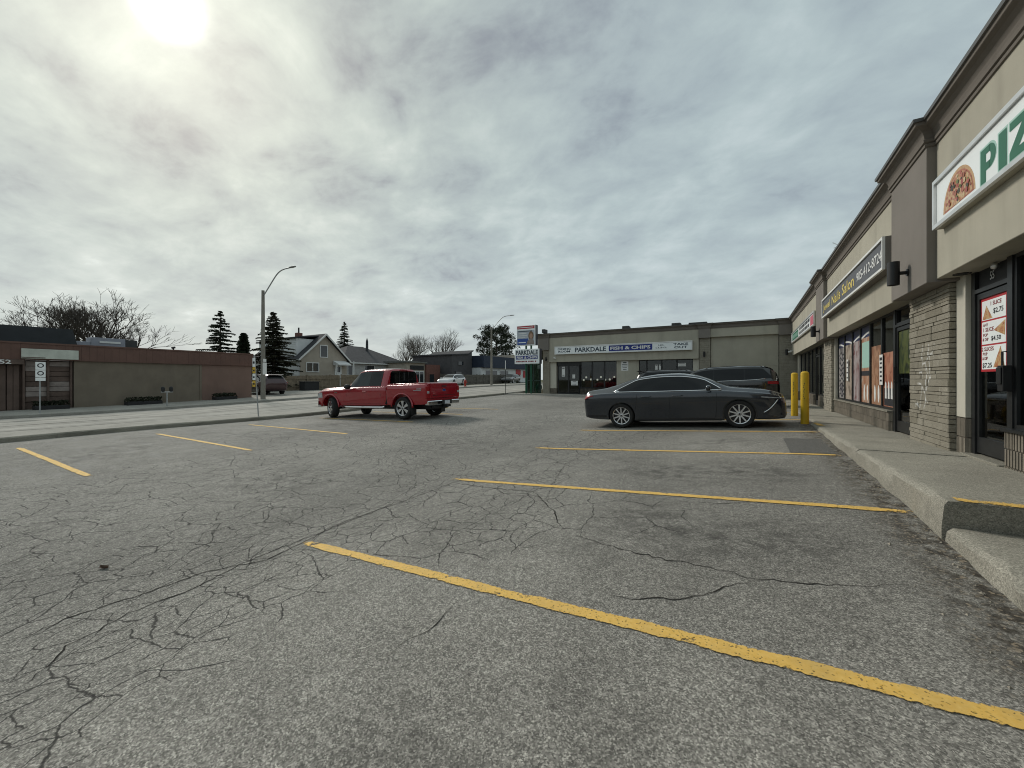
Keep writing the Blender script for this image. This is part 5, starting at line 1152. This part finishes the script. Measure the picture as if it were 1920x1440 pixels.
m = MB(); m.prism([(-33.0,-8,1.7),(-33.0,6.95,1.7),(-33.0,6.70,2.86),(-33.0,-8,2.80)], (-5,0,0)); m.build('upper_storey', 'navy_dark', bs) if 'navy_dark' in DEF else m.build('upper_storey', 'blackmatt', bs)
# boarded shopfront: two bays of planks
for k, (y0, y1) in enumerate(((4.72, 5.42), (5.50, 6.22))):
    z = -1.12
    for r in range(8):
        h = .245; bbm = MB(); bb(bbm, y0, y1, -.3, -.22+.02*(r % 3), z+.008, z+h); bbm.build('board', 'board_pale' if (r*3+k*2) % 5 in (1, 3) else 'board_brown', bs); z += h+.014
for y in (4.64, 5.45, 6.26): m = MB(); bb(m, y-.035, y+.04, -.3, -.05, -1.5, 1.0); m.build('mullion', 'board_brown', bs)
for y in (3.75, 4.0, 4.22, 4.42): m = MB(); bb(m, y-.09, y+.09, -.3, -.16, -1.5, .75); m.build('panel_strip', 'board_brown', bs)
m = MB(); bb(m, 2.55, 3.6, -.1, .02, -1.5, .72); dr = m.build('door', 'blackframe', bs); m = MB(); bb(m, 2.7, 3.45, .02, .03, -1.2, .45); m.build('pane', 'houseglass', dr)
m = MB(); bb(m, 2.5, 4.6, -.1, .30, .76, .99); cn = m.build('door_canopy', 'board_brown', bs); text('52', 'number', 'white', cn, (-30.68, 4.02, .87), .36, .2, (0,1,0), bold=.02, depth=.004)
t = thing('shop_signboard', 'blank weathered pale signboard hung on the brown parapet', 'sign', (-30.8, 5.5, 1.06)); m = MB(); bb(m, 4.52, 6.47, .16, .26, 1.06, 1.55); m.build('board', 'signboard', t, bevel=.01); m = MB(); bb(m, 4.52, 5.3, .262, .267, 1.09, 1.13); m.build('faded_strip', 'board_brown', t)
t = thing('rooftop_unit', 'grey rooftop air handling unit with duct on the brown shop', 'air conditioner', (-36, 9, 1.7))
for y0, y1, z1, mt, nm in ((7.3, 8.1, 2.42, 'duct', 'duct'), (8.1, 9.75, 2.72, 'duct', 'cabinet'), (9.75, 10.35, 2.68, 'roofdark', 'fan_section')): m = MB(); m.box(-37, -36, y0, y1, 1.7, z1); m.build(nm, mt, t, bevel=.02)
m = MB(); m.box(-36, -35.95, 8.5, 9.5, 2.38, 2.5); m.build('louvre', 'white', t)
m = MB(); m.tube([(-35,12.0,1.7),(-35,12.0,2.3)], .05, 8); m.tube([(-35,11.9,2.25),(-35,12.1,2.3)], .07, 8); solo(m, 'vent_pipe', 'blackmatt', 'thin black vent pipe on the brown shop roof', 'vent pipe', (-35,12.0,1.7))
# dark clipped planters along the shop front
for i, (y0, y1) in enumerate(((4.85, 6.02), (8.25, 9.81), (12.59, 13.87))):
    z = pz_((y0+y1)/2); t = thing('hedge_planter', ('dark low hedge planter below the boarded shopfront', 'widest dark hedge planter on the pavement before the plain brown wall', 'dark hedge planter near the red brown end of the shop')[i], 'planter', (-30.4, (y0+y1)/2, z), group='hedge planters by the brown shop')
    m = MB(); m.box(-30.7, -30.1, y0, y1, z-.02, z+.2); m.build('trough', 'blackmatt', t, bevel=.02); m = MB(); rg = random.Random(i)
    for k in range(320):
        c = Vector((rg.uniform(-30.7,-30.1), rg.uniform(y0, y1), z+.16+rg.random()*.27)); a = Vector((rg.gauss(0,1), rg.gauss(0,1), rg.gauss(0,1))).normalized()*.06; b = a.orthogonal().normalized()*.045; m.add([c-a, c+b, c+a, c-b], [(0,1,2,3)])
    m.build('hedge', 'hedge', t, fixn=False)
# street lamps
def street_lamp(x, y, label, h=7.3, arm=2.5):
    z = pz_(y); t = thing('street_lamp', label, 'street lamp', (x, y, z), group='street lamps'); m = MB(); m.tube([(x,y,z-.1),(x,y,z+h*.5),(x,y,z+h)], [.155,.125,.095], 12); m.build('pole', 'pole_conc', t, smooth=True, auto=50)
    m = MB(); pts = crom([(x+.08,y,z+h-.35),(x+.6,y+.1,z+h+.25),(x+1.3,y+.2,z+h+.95),(x+1.8,y+.3,z+h+1.22),(x+arm,y+.4,z+h+1.28)], 5); m.tube(pts, .04, 8); m.build('arm', 'galv', t, smooth=True)
    m = MB(); m.lathe([(0,0),(.05,.03),(.10,.25),(.09,.6),(.03,.74),(0,.76)], 10); m.v = [(x+arm-.15+c, y+.4+a*1.2, z+h+1.29+b*.55) for a, b, c in m.v]; m.build('lamp_head', 'galv', t, smooth=True)
    return t
street_lamp(-28.0, 14.45, 'tall concrete street lamp beside the brown shop'); street_lamp(-27.6, 41.6, 'distant concrete street lamp before the dark evergreen', 7.3)
m = MB(); m.box(-27.86,-27.83,14.35,14.6,.35,1.15); m.box(-27.86,-27.83,14.38,14.57,1.2,1.4); solo(m, 'pole_notice', 'white', 'small white plate strapped to the tall street lamp', 'sign', (-27.85,14.5,.35))
# kerbside sign posts
def post(x, y, z, h, lean, r=.024): m = MB(); m.tube([(x,y,z-.1),(x+lean[0],y+lean[1],z+h)], r, 8); return m
z = lotz(-16.5, 8.5)+.13; t = thing('sign_post', 'leaning galvanised post with stacked yellow and white plates at the kerb', 'sign post', (-16.9,8.5,z)); post(-16.9,8.55,z,2.45,(-.07,-.12)).build('post', 'galv', t)
for i, (z0, h, mt) in enumerate(((1.98,.36,'signwhite'),(1.72,.24,'sign_yellow'),(1.45,.25,'signwhite'),(1.18,.25,'sign_yellow'))):
    m = MB(); m.box(-17.06,-16.86,8.40,8.41,z+z0,z+z0+h); pl = m.build('plate', mt, t); m = MB(); m.box(-17.02,-16.90,8.392,8.398,z+z0+h*.35,z+z0+h*.6); m.build('printed_mark', 'ink', pl)
z = pz_(4.56); t = thing('no_parking_sign', 'white no parking sign on a thin post before the boarded shopfront', 'sign', (-27.4,4.56,z)); post(-27.4,4.56,z,2.2,(0,0)).build('post', 'galv', t)
for z0, z1 in ((1.95, 2.3), (1.62, 1.93)):
    m = MB(); m.box(-27.37,-27.35,4.42,4.72,z+z0,z+z1); pl = m.build('plate', 'signwhite', t)
    m = MB(); m.lathe([(.065,0),(.10,0),(.10,.004),(.065,.004)], 18); m.v = [(-27.348+c, 4.57+a, z+(z0+z1)/2+.02+b) for a, b, c in m.v]; m.build('ring_symbol', 'ink', pl)
m = MB(); m.box(-27.37,-27.35,4.42,4.72,z+1.45,z+1.60); m.build('plate', 'signwhite', t)
z = lotz(-16.5, 26.9)+.1; t = thing('marker_post', 'thin dark marker post with white tip near the pole sign', 'post', (-16.5,26.9,z)); post(-16.5,26.9,z,2.0,(0,0)).build('post', 'blackmatt', t); m = MB(); m.box(-16.53,-16.47,26.87,26.89,z+1.9,z+2.6); m.build('blade', 'white', t)
z = pz_(9.18); t = thing('parking_meter', 'double-headed parking meter on the far pavement', 'parking meter', (-27.6,9.18,z)); post(-27.6,9.18,z,.78,(0,0),.03).build('post', 'galv', t); m = MB(); m.box(-27.64,-27.56,8.92,9.44,z+.74,z+.80); m.build('crossbar', 'galv', t)
for y in (9.0, 9.36):
    m = MB(); m.lathe([(.07,0),(.085,.1),(.085,.2),(.07,.26),(0,.30)], 12, (-27.6, y, z+.78)); m.build('meter_head', 'blackmatt', t, smooth=True)
# fire hydrant
x, y = -27.6, 36.2; z = pz_(y); t = thing('fire_hydrant', 'red fire hydrant on the far pavement', 'hydrant', (x,y,z)); m = MB(); m.lathe([(.16,0),(.16,.05),(.11,.06),(.11,.55),(.15,.57),(.13,.68),(.06,.78),(0,.80)], 14, (x,y,z)); m.build('barrel', 'hydrant_red', t, smooth=True, auto=40); m = MB(); m.tube([(x,y-.22,z+.45),(x,y+.22,z+.45)], .07, 10); m.tube([(x,y,z+.45),(x+.22,y,z+.45)], .085, 10); m.build('nozzles', 'hydrant_red', t)
# restaurant pole sign
z = lotz(-15, 27)+.08; t = thing('pole_sign', 'tall double pole sign on green posts: portrait billboard above restaurant sign', 'sign', (-14.7,27.4,z))
for x in (-14.95, -14.5): m = MB(); m.box(x-.055, x+.055, 27.42, 27.53, z-.1, 2.8); m.build('post', 'pole_green', t)
m = MB(); m.box(-15.9,-13.70,27.3,27.7,1.25,2.40); lb = m.build('restaurant_panel', 'signwhite', t, bevel=.01); m = MB(); m.box(-13.702,-13.69,27.3,27.7,1.24,2.41); m.build('end_cap', 'charcoal', lb)
Q = Wall('P', 27.3); text('PARKDALE', 'lettering', 'slate_ink', lb, Q(-14.8, .005, 2.13), 1.95, .36, Q.xd(), bold=.03); m = MB(); m.box(-15.78,-13.85,27.292,27.298,1.60,1.88); bp = m.build('blue_panel', 'navy', lb); text('FISH & CHIPS', 'lettering', 'white', bp, Q(-14.8, .0095, 1.74), 1.8, .19, Q.xd(), bold=.035, depth=.002)
x = -15.75
while x < -13.95:
    w = random.uniform(.06,.12); m = MB(); m.box(x, x+w, 27.292, 27.298, 1.38, 1.48); m.build('small_letter', 'red_ink', lb); x += w+(.03 if random.random() < .8 else .12)
m = MB(); m.box(-15.68,-14.02,27.25,27.65,2.68,4.24); ub = m.build('billboard', 'signwhite', t, bevel=.01); m = MB(); m.box(-14.022,-14.01,27.25,27.65,2.67,4.25); m.build('end_cap', 'charcoal', ub)
def pan(x0,x1,z0,z1,mt,nm,o=0): m = MB(); m.box(x0,x1,27.242-o,27.248-o,z0,z1); m.build(nm, mt, ub)
pan(-15.62,-14.10,3.98,4.20,'red','red_header'); pan(-15.62,-14.10,2.74,3.86,'poster_grey','picture_ground'); pan(-15.62,-14.65,2.74,3.22,'poster_blue','blue_block',.007)
pan(-15.55,-14.2,4.06,4.11,'signwhite','header_line',.007); pan(-15.5,-14.8,3.60,3.65,'white','text_line',.007); pan(-15.5,-14.75,3.42,3.47,'white','text_line',.007); pan(-15.55,-14.9,3.30,3.33,'white','text_line',.007); pan(-15.5,-14.85,2.88,2.95,'signwhite','text_line',.014); pan(-15.55,-14.3,3.76,3.82,'slate_ink','text_line',.007)
def blob(cx, cz, rx, rz, mt, nm, o): m = MB(); m.add([(cx+rx*math.cos(a), 27.24-o, cz+rz*math.sin(a)) for a in [2*math.pi*i/18 for i in range(18)]], [tuple(range(18))]); m.build(nm, mt, ub)
blob(-14.40,3.42,.23,.34,'hair','figure_hair',.006); blob(-14.39,3.40,.14,.20,'skin','figure_face',.012); m = MB(); m.add([(q, 27.226, w) for q, w in ((-14.80,2.75),(-14.12,2.75),(-14.14,3.0),(-14.30,3.2),(-14.48,3.2),(-14.72,3.0))], [tuple(range(6))]); m.build('figure_coat', 'board_pale', ub)

# ------------------------------------------------------------------ houses beyond
def gable_house(nm, label, X, y0, y1, depth, zb, ze, zr, wall, side, roofm='shingle', over=.35):
    t = thing(nm, label, 'house', (X-depth/2, (y0+y1)/2, zb)); ym = (y0+y1)/2
    m = MB(); m.prism([(X,y0,zb),(X,y1,zb),(X,y1,ze),(X,ym,zr),(X,y0,ze)], (-.2,0,0)); m.build('gable_wall', wall, t)
    m = MB(); m.box(X-depth, X-.2, y0, y0+.15, zb, ze); n = int((ze-zb)/.16)
    for i in range(n): m.prism([(X-.01,y0-.005,zb+i*.16),(X-.01,y0-.03,zb+i*.16),(X-.01,y0-.003,zb+(i+1)*.16)], (-depth+.02,0,0))
    m.build('side_wall', side, t); m = MB(); m.box(X-depth, X-.2, y1-.15, y1, zb, ze); m.build('side_wall', side, t); m = MB(); m.prism([(X-depth,y0,zb),(X-depth,y1,zb),(X-depth,y1,ze),(X-depth,ym,zr),(X-depth,y0,ze)], (.2,0,0)); m.build('rear_wall', wall, t)
    k = (zr-ze)/(ym-y0)
    for sg, yy in ((-1, y0), (1, y1)):
        ye = yy+sg*over; zz = ze-over*k; m = MB(); m.prism([(X+over,ym,zr+.05),(X+over,ye,zz+.05),(X+over,ye,zz+.20),(X+over,ym,zr+.22)], (-depth-2*over,0,0)); rf = m.build('roof', roofm, t)
        m = MB(); m.prism([(X+over+.01,ym,zr+.0),(X+over+.01,ye,zz-.02),(X+over+.01,ye,zz+.21),(X+over+.01,ym,zr+.23)], (.05,0,0)); m.build('bargeboard', 'trimwhite', rf)
        m = MB(); m.box(X-depth-over, X+over, ye-.03, ye+.03, zz+.02, zz+.17); m.build('gutter', 'trimwhite', rf)
    return t
zh = roadz(28)+.28
h1 = gable_house('gabled_house', 'beige gabled house with white siding, white dormer and chimney', -42, 25.5, 31.4, 10, zh, 2.35, 5.1, 'siding_beige', 'siding_white')
m = MB(); m.box(-50.5, -42.9, 25.62, 28.3, 2.5, 4.62)
for i in range(10): m.prism([(-42.91,25.615,2.6+i*.19),(-42.91,25.59,2.6+i*.19),(-42.91,25.617,2.79+i*.19)], (-7.5,0,0))
dm = m.build('dormer', 'siding_white', h1); m = MB(); m.prism([(-42.7,25.35,4.60),(-42.7,28.45,5.02),(-42.7,28.45,5.15),(-42.7,25.35,4.72)], (-8.0,0,0)); m.build('dormer_roof', 'shingle', dm)
m = MB(); m.box(-48.8,-47.6,25.57,25.60,2.9,3.9); m.build('dormer_window', 'houseglass', dm); m = MB(); m.box(-48.25,-48.15,25.55,25.57,2.9,3.9); m.build('window_bar', 'trimwhite', dm)
m = MB(); m.box(-50.5, -44.2, 28.6, 31.0, 2.7, 4.2); m.build('dormer', 'siding_beige', h1)
m = MB(); m.box(-47.3,-46.7,28.1,28.7,4.6,5.7); ch = m.build('chimney', 'brick_red', h1); m = MB(); m.tube([(-47,28.4,5.7),(-47,28.4,6.35)], .09, 8); m.build('flue', 'blackmatt', ch)
winB(h1, -41.99, 27.85, 28.85, 2.55, 4.0); winB(h1, -41.99, 26.2, 27.75, .85, 1.95, mull=1)
m = MB(); m.box(-41.98,-41.93,29.75,30.65,zh+.3,1.72); dd = m.build('front_door', 'trimwhite', h1); m = MB(); m.box(-41.93,-41.92,29.95,30.45,.9,1.55); m.build('door_pane', 'houseglass', dd)
m = MB(); m.prism([(-41.95,29.5,2.25),(-40.9,29.5,1.82),(-40.9,29.5,1.70),(-41.95,29.5,1.70)], (0,1.7,0)); m.build('awning', 'trimwhite', h1); m = MB(); m.box(-41.95,-40.6,29.0,31.4,zh,zh+.55); pc = m.build('porch', 'siding_white', h1)
m = MB()
for i in range(17): m.box(-40.64,-40.60,29.0+i*.15,29.05+i*.15,zh+.55,zh+1.35)
m.box(-40.66,-40.58,28.97,31.45,zh+1.33,zh+1.40); m.box(-40.66,-40.58,28.97,31.45,zh+.62,zh+.67); m.build('porch_railing', 'trimwhite', pc)
for y in (29.05, 31.35): m = MB(); m.box(-40.68,-40.58,y-.05,y+.05,zh+.5,2.2 if y > 31 else 1.75); m.build('porch_post', 'trimwhite', pc)
# bungalow with dark hip roof
zb = roadz(37)+.25; h2 = thing('hip_roof_bungalow', 'white bungalow under a broad black hip roof behind the pickup', 'house', (-49, 37.8, zb))
m = MB(); m.box(-54,-44,32.3,43.6,zb,2.25); m.build('wall', 'siding_pale', h2) if 'siding_pale' in DEF else m.build('wall', 'siding_white', h2)
m = MB(); A = [(-54.5,31.9,2.2),(-43.5,31.9,2.2),(-43.5,44.1,2.2),(-54.5,44.1,2.2),(-49,36.8,4.85),(-49,39.4,4.85)]; m.add(A, [(0,1,4),(1,2,5,4),(2,3,5),(3,0,4,5),(0,3,2,1)]); rf = m.build('roof', 'shingle', h2); m = MB(); m.tube([(-47.6,39.0,4.0),(-47.6,39.0,5.6),(-47.6,39.0,6.1)], [.2,.16,.02], 8); m.build('roof_vent', 'shingle', rf)
m = MB(); m.box(-43.52,-43.44,31.9,44.1,2.10,2.24); m.build('gutter', 'trimwhite', rf)
for y0, y1, z0, z1 in ((33.0,33.8,.2,1.9),(35.6,37.3,.6,2.0)): winB(h2, -43.99, y0, y1, z0, z1)
m = MB(); m.box(-43.99,-43.96,39.2,40.0,.8,1.4); m.build('shutter', 'brick_red', h2); winB(h2, -43.99, 41.0, 41.9, .7, 1.4)
# small brick shop
zb = roadz(43)+.2; h3 = thing('corner_shop', 'small brick shop with glazed front and dark sign band right of the bungalow', 'shop', (-42, 43, zb))
m = MB(); m.box(-46,-40,39.3,42.9,zb,2.35); m.build('wall', 'siding_beige', h3); m = MB(); m.box(-46,-39.7,42.9,45.9,zb,2.2); m.build('brick_bay', 'brick_red', h3); m = MB(); m.prism([(-39.6,39.0,2.35),(-39.6,43.0,2.35),(-39.6,43.0,2.50),(-39.6,39.0,2.60)], (-7,0,0)); m.build('roof', 'roof_grey', h3) if 'roof_grey' in DEF else m.build('roof', 'roofdark', h3)
m = MB(); m.box(-39.98,-39.9,40.0,42.6,1.4,2.0); m.build('sign_band', 'blackmatt', h3); winB(h3, -39.98, 40.0, 42.7, -.5, 1.25, fr=.12, mull=2); winB(h3, -39.68, 43.4, 44.6, -.6, .9, fr=.1, fm='brick_red')
# far house and dark house
zb = roadz(60)+.2; h4 = gable_house('far_house', 'small pale grey gabled house far behind the bare trees', -50, 58.5, 65, 9, zb, 2.7, 5.0, 'siding_grey' if 'siding_grey' in DEF else 'siding_white', 'siding_white')
h5 = thing('dark_grey_house', 'dark grey flat gabled house beside the navy building', 'house', (-40, 49.5, zb)); m = MB(); m.prism([(-38,46.6,zb),(-38,51.6,zb),(-38,51.6,4.6),(-38,50.4,4.0),(-38,46.6,3.7)], (-8,0,0)); m.build('wall', 'grey_house', h5); m = MB(); m.prism([(-37.8,46.4,3.68),(-37.8,50.4,3.98),(-37.8,51.8,4.6),(-37.8,51.8,4.75),(-37.8,50.4,4.15),(-37.8,46.4,3.85)], (-8.4,0,0)); m.build('roof', 'shingle', h5); winB(h5, -37.98, 48.0, 49.4, 2.2, 2.9, fm='grey_house'); winB(h5, -37.98, 47.4, 49.0, .2, 1.3, fm='grey_house')
# navy commercial building
zb = roadz(58)+.15; h6 = thing('navy_building', 'navy fronted commercial building with white ground floor across the street', 'building', (-40, 59, zb)); m = MB(); m.box(-46,-36.4,51.8,69,zb,1.95); m.build('ground_floor_wall', 'siding_white', h6); m = MB(); m.box(-46,-35.8,51.75,69.05,1.95,3.85); m.build('upper_front', 'navy_wall', h6)
m = MB(); m.box(-46,-35.7,60,69.1,3.85,4.35); m.build('parapet', 'siding_beige', h6)
for y0, y1 in ((53,56.6),(57.4,60.2)): winB(h6, -36.38, y0, y1, .2, 1.6, fr=.1)
m = MB(); m.box(-36.39,-36.3,62.9,64.6,.9,1.85); m.build('red_sign', 'red', h6); m = MB(); m.box(-36.39,-36.3,63.0,64.4,zb,.85); m.build('doorway', 'blackframe', h6); m = MB(); m.box(-36.39,-36.3,65.6,68,.4,1.7); m.build('red_sign', 'red', h6)
# wooden fences
def fence(label, pts, z0f, h, mat, pw=.14):
    t = thing('wooden_fence', label, 'fence', (*pts[0], z0f(pts[0][1]))); m = MB(); rails = MB(); rg = random.Random(3)
    for (xa, ya), (xb, yb) in zip(pts, pts[1:]):
        L = math.hypot(xb-xa, yb-ya); n = int(L/pw); dx, dy = (xb-xa)/L, (yb-ya)/L
        for i in range(n):
            cx, cy = xa+dx*(i+.5)*pw, ya+dy*(i+.5)*pw; z = z0f(cy); hh = h+rg.uniform(-.02,.02); o = rg.uniform(-.012,.012)
            m.obox((cx-dy*o, cy+dx*o, z+hh/2), (dx*pw*.47, dy*pw*.47, 0), (-dy*.012, dx*.012, 0), (0,0,hh/2))
            if i % 17 == 0: p_ = MB(); p_.box(cx-.06,cx+.06,cy-.06,cy+.06,z-.1,z+h+.08); p_.build('fence_post', mat, t)
        for rz in (.25, .8): rails.obox(((xa+xb)/2-dy*-.04, (ya+yb)/2+dx*-.04, z0f((ya+yb)/2)+h*rz), (dx*L/2, dy*L/2, 0), (-dy*.02, dx*.02, 0), (0,0,.04))
    rails.build('rail', mat, t); tag(m.build('planks', mat, t), kind='stuff')
fence('weathered wooden plank fence before the beige gabled house', [(-38.5,19.0),(-37.5,27.3),(-37.0,31.5)], lambda y: roadz(y)+.16, 1.45, 'wood')
fence('grey wooden fence far along the street beneath the bare trees', [(-35.5,45.8),(-34,49),(-34,57)], lambda y: roadz(y)+.1, 1.4, 'wood_grey'); fence('dark fence line behind the white parked car', [(-42,45.9),(-35.5,45.8)], lambda y: roadz(y)+.1, 1.5, 'wood_grey')
m = MB(); m.box(-37.3,-36.4,22.6,24.1,roadz(23)+.15,roadz(23)+1.0); m.box(-37.35,-36.35,22.55,24.15,roadz(23)+1.0,roadz(23)+1.06); solo(m, 'waste_bin', 'blackmatt', 'squat black waste bin against the wooden fence', 'bin', (-36.9,23.3,roadz(23)+.15), bevel=.02)
# parked cars across the street
gf = lambda x, y: roadz(y)+.17
suv('dark maroon SUV parked behind the end of the brown shop', 'paint_maroon', -32.2, 17.6, R(172), .95, True, True, 'suv_car', gf)
suv('small white car parked along the far side of the street', 'paint_white', -32.4, 41.3, R(-75), .82, False, False, 'hatchback_car', lambda x, y: roadz(y)+.15)
suv('dark car parked before the navy building', 'paint_black', -32.8, 56.6, R(-78), .84, False, False, 'hatchback_car', lambda x, y: roadz(y)+.15)

# ------------------------------------------------------------------ trees
def bare_tree(label, x, y, z, h, spread, seed, mat='bark', forks=4, depth=6, r0=.22, wide=1.0, stem=.26):
    t = thing('bare_tree', label, 'tree', (x, y, z)); rg = random.Random(seed); tr = MB(); cr = MB()
    def grow(p, d, L, r, lv):
        n = 3 if lv < 3 else 2; pts = [p]; q = p.copy(); dd = d.copy()
        for i in range(n):
            dd = (dd + Vector((rg.gauss(0,.12), rg.gauss(0,.12), rg.gauss(.05,.08)))).normalized(); q = q+dd*L/n; pts.append(q.copy())
        rr = [lerp(r, r*.62, i/n) for i in range(n+1)]
        (tr if lv < 2 else cr).tube(pts, rr, 7 if lv < 2 else (4 if lv < 4 else 3), cap=False)
        if lv >= depth: return
        k = rg.choice((2, 3, 3)) if lv < depth-1 else rg.choice((2, 3, 4))
        if lv == 0: k = forks
        a0 = rg.uniform(0, 6.28)
        for i in range(k):
            a = a0+i*6.28/k+rg.uniform(-.5,.5); tilt = rg.uniform(.24,.64)*(spread if lv < 2 else 1.0); o = dd.orthogonal().normalized(); o2 = dd.cross(o)
            nd = (dd*math.cos(tilt)+(o*math.cos(a)+o2*math.sin(a))*math.sin(tilt)); nd.z = max(nd.z, -.02)+.13; nd.normalize()
            
            if lv == 0 and stem < .2: tilt = lerp(.12, 1.0, ((i*3) % k)/max(1, k-1)); nd = (dd*math.cos(tilt)+(o*math.cos(a)+o2*math.sin(a))*math.sin(tilt)).normalized()
            st = pts[-1] if rg.random() < .7 else pts[-2]; grow(st, nd, L*rg.uniform(.62,.86), max(r*.58*rg.uniform(.8,1.1), .0065), lv+1)
    s0 = h*stem; grow(Vector((x, y, z-.1)), Vector((0,0,1)), s0, r0, 0)
    zt = max(v[2] for v in cr.v); k = h/(zt-z)
    for mbk in (tr, cr): mbk.v = [(x+(a-x)*k*wide, y+(b-y)*k*wide, z+(c-z)*k) for a, b, c in mbk.v]
    tr.build('trunk', mat, t, smooth=True); cr.build('crown', mat, t, smooth=True, fixn=False)
bare_tree('wide bare tree rising behind the brown shop roof', -50, 11.0, -1.3, 9.3, 1.0, 21, 'bark', 10, 7, .17, 1.22, .15)
bare_tree('bare tree at the left of the distant bare group', -58, 56.5, -.6, 9.6, 1.1, 9, 'bark_pale', 5, 7, .3)
bare_tree('bare tree in the middle of the distant bare group', -62, 64, -.6, 11.0, 1.1, 15, 'bark_pale', 5, 7, .3)
bare_tree('tallest dark-trunked bare tree, right in the distant group', -54, 63.0, -.6, 11.2, 1.1, 23, 'bark', 5, 7, .42)
def spruce(label, x, y, z, h, rb, seed, mat='needle', dens=1.0, zc=.08, droop=.25, power=1.0, gap=1.0):
    t = thing('spruce_tree', label, 'tree', (x, y, z)); rg = random.Random(seed); m = MB(); m.tube([(x,y,z-.1),(x,y,z+h*.5),(x,y,z+h*.98)], [h*.022,h*.013,.012], 7); m.build('trunk', 'bark', t); c = MB()
    zz = zc*h
    while zz < h*.985:
        f = 1-zz/h; R_ = rb*f**power*rg.uniform(.82,1.1)+.06; k = max(4, int((5+6*f)*dens))
        for i in range(k):
            a = 6.28*i/k+rg.uniform(-.5,.5); ln = R_*rg.uniform(.5,1.2); zz0 = zz; zz = zz+rg.uniform(-.6,.6)*(.14+.17*f)*h/9*gap; ca, sa = math.cos(a), math.sin(a); n = max(4, int(ln/.15))
            for j in range(1, n+1):
                s = j/n; r = ln*s; px_, py_, pz = x+ca*r, y+sa*r, z+zz-droop*r*s+.10*r+rg.uniform(-.02,.02); tw = (.42*(1-s)+.16)*min(1.1, ln)*rg.uniform(.7,1.25)
                for q in (-1, 1):
                    fa = rg.uniform(.4,.8); ex, ey = (-sa*q*.85+ca*fa)*tw, (ca*q*.85+sa*fa)*tw; bw = .05+.05*rg.random()
                    c.add([(px_-ca*bw, py_-sa*bw, pz+.02), (px_+ca*bw, py_+sa*bw, pz-.02), (px_+ex, py_+ey, pz-tw*rg.uniform(.05,.3))], [(0,1,2)])
                    c.add([(px_-ca*.03, py_-sa*.03, pz+.01), (px_+ex*.55, py_+ey*.55, pz), (px_+ex*.7+ca*.05, py_+ey*.7+sa*.05, pz-.13-.06*rg.random())], [(0,1,2)])
                c.add([(px_-ca*.13, py_-sa*.13, pz+.03), (px_+ca*.12, py_+sa*.12, pz+.01), (px_, py_, pz-.10-rg.random()*.10)], [(0,1,2)])
            zz = zz0
        zz += (.14+.17*f)*h/9*gap
    c.build('crown', mat, t, fixn=False)
spruce('open-branched spruce standing above the brown shop roof', -42, 17.9, -1.2, 7.75, 3.1, 1, 'needle', .85, .06, .12, .9, 1.4)
spruce('dense dark spruce behind the tall street lamp', -40.5, 21.9, -1.2, 8.0, 2.9, 2, 'needle_brown', 1.05, .03, .16, .75, 1.2)
spruce('narrow dark cedar between the two spruces', -43, 20.35, -1.2, 5.9, .75, 3, 'needle', 1.9, .02, .1, .45, .6)
spruce('pointed spruce behind the beige house', -55, 40.7, -.7, 10.0, 3.1, 5, 'needle', 1.0, .05, .2, .9, 1.25)
def pine(label, x, y, z, h, r, seed):
    t = thing('pine_tree', label, 'tree', (x, y, z)); rg = random.Random(seed); m = MB(); m.tube([(x,y,z-.1),(x+.1,y,z+h*.5),(x,y,z+h*.95)], [.32,.22,.05], 8)
    c = MB()
    for i in range(30):
        f = .22+.78*(i/29); a = i*2.4+rg.uniform(-.3,.3); rr = r*math.sin(math.pi*min(1, (1.12-f)*.95+.06))**.7*rg.uniform(.55,1.0); bz = z+h*f*.93
        e = Vector((x+math.cos(a)*rr, y+math.sin(a)*rr, bz+rr*.18)); m.tube([(x,y,bz-rr*.15), tuple(Vector((x,y,bz)).lerp(e,.6)), tuple(e)], [.07,.045,.02], 4)
        for k in range(5):
            cc_ = Vector((x,y,bz)).lerp(e, .45+.14*k)+Vector((rg.gauss(0,.25), rg.gauss(0,.25), rg.gauss(.05,.15))); s = rg.uniform(.45,.95)
            for q in range(100):
                d = Vector((rg.gauss(0,1), rg.gauss(0,1), rg.gauss(0,.6))).normalized(); p = cc_+d*s*rg.random()**.4; b = d.orthogonal().normalized()*.09; u_ = d*.26; c.add([p-b, p+b, p+u_], [(0,1,2)])
    m.build('trunk', 'bark', t); c.build('crown', 'needle', t, fixn=False)
pine('dark dense evergreen beside the distant street lamp', -44, 68.0, -.5, 11.5, 5.6, 8)

# a dead leaf on the asphalt
x, y = -5.11, 1.24; z = lotz(x, y); m = MB(); m.grid([[(x+.045*a-.01*b*b, y+.03*b*(1-abs(a)**1.5)+.015*a, z+.004+.014*b*b+.01*a*a) for b in (-1,-.5,0,.5,1)] for a in (-1,-.6,-.2,.2,.6,1)])
DEF['leaf_dead'] = plain((.07, .04, .025), .85, .3, 30, .3, 60); solo(m, 'dead_leaf', 'leaf_dead', 'curled dark brown leaf lying alone on the cracked asphalt', 'leaf', (x, y, z))
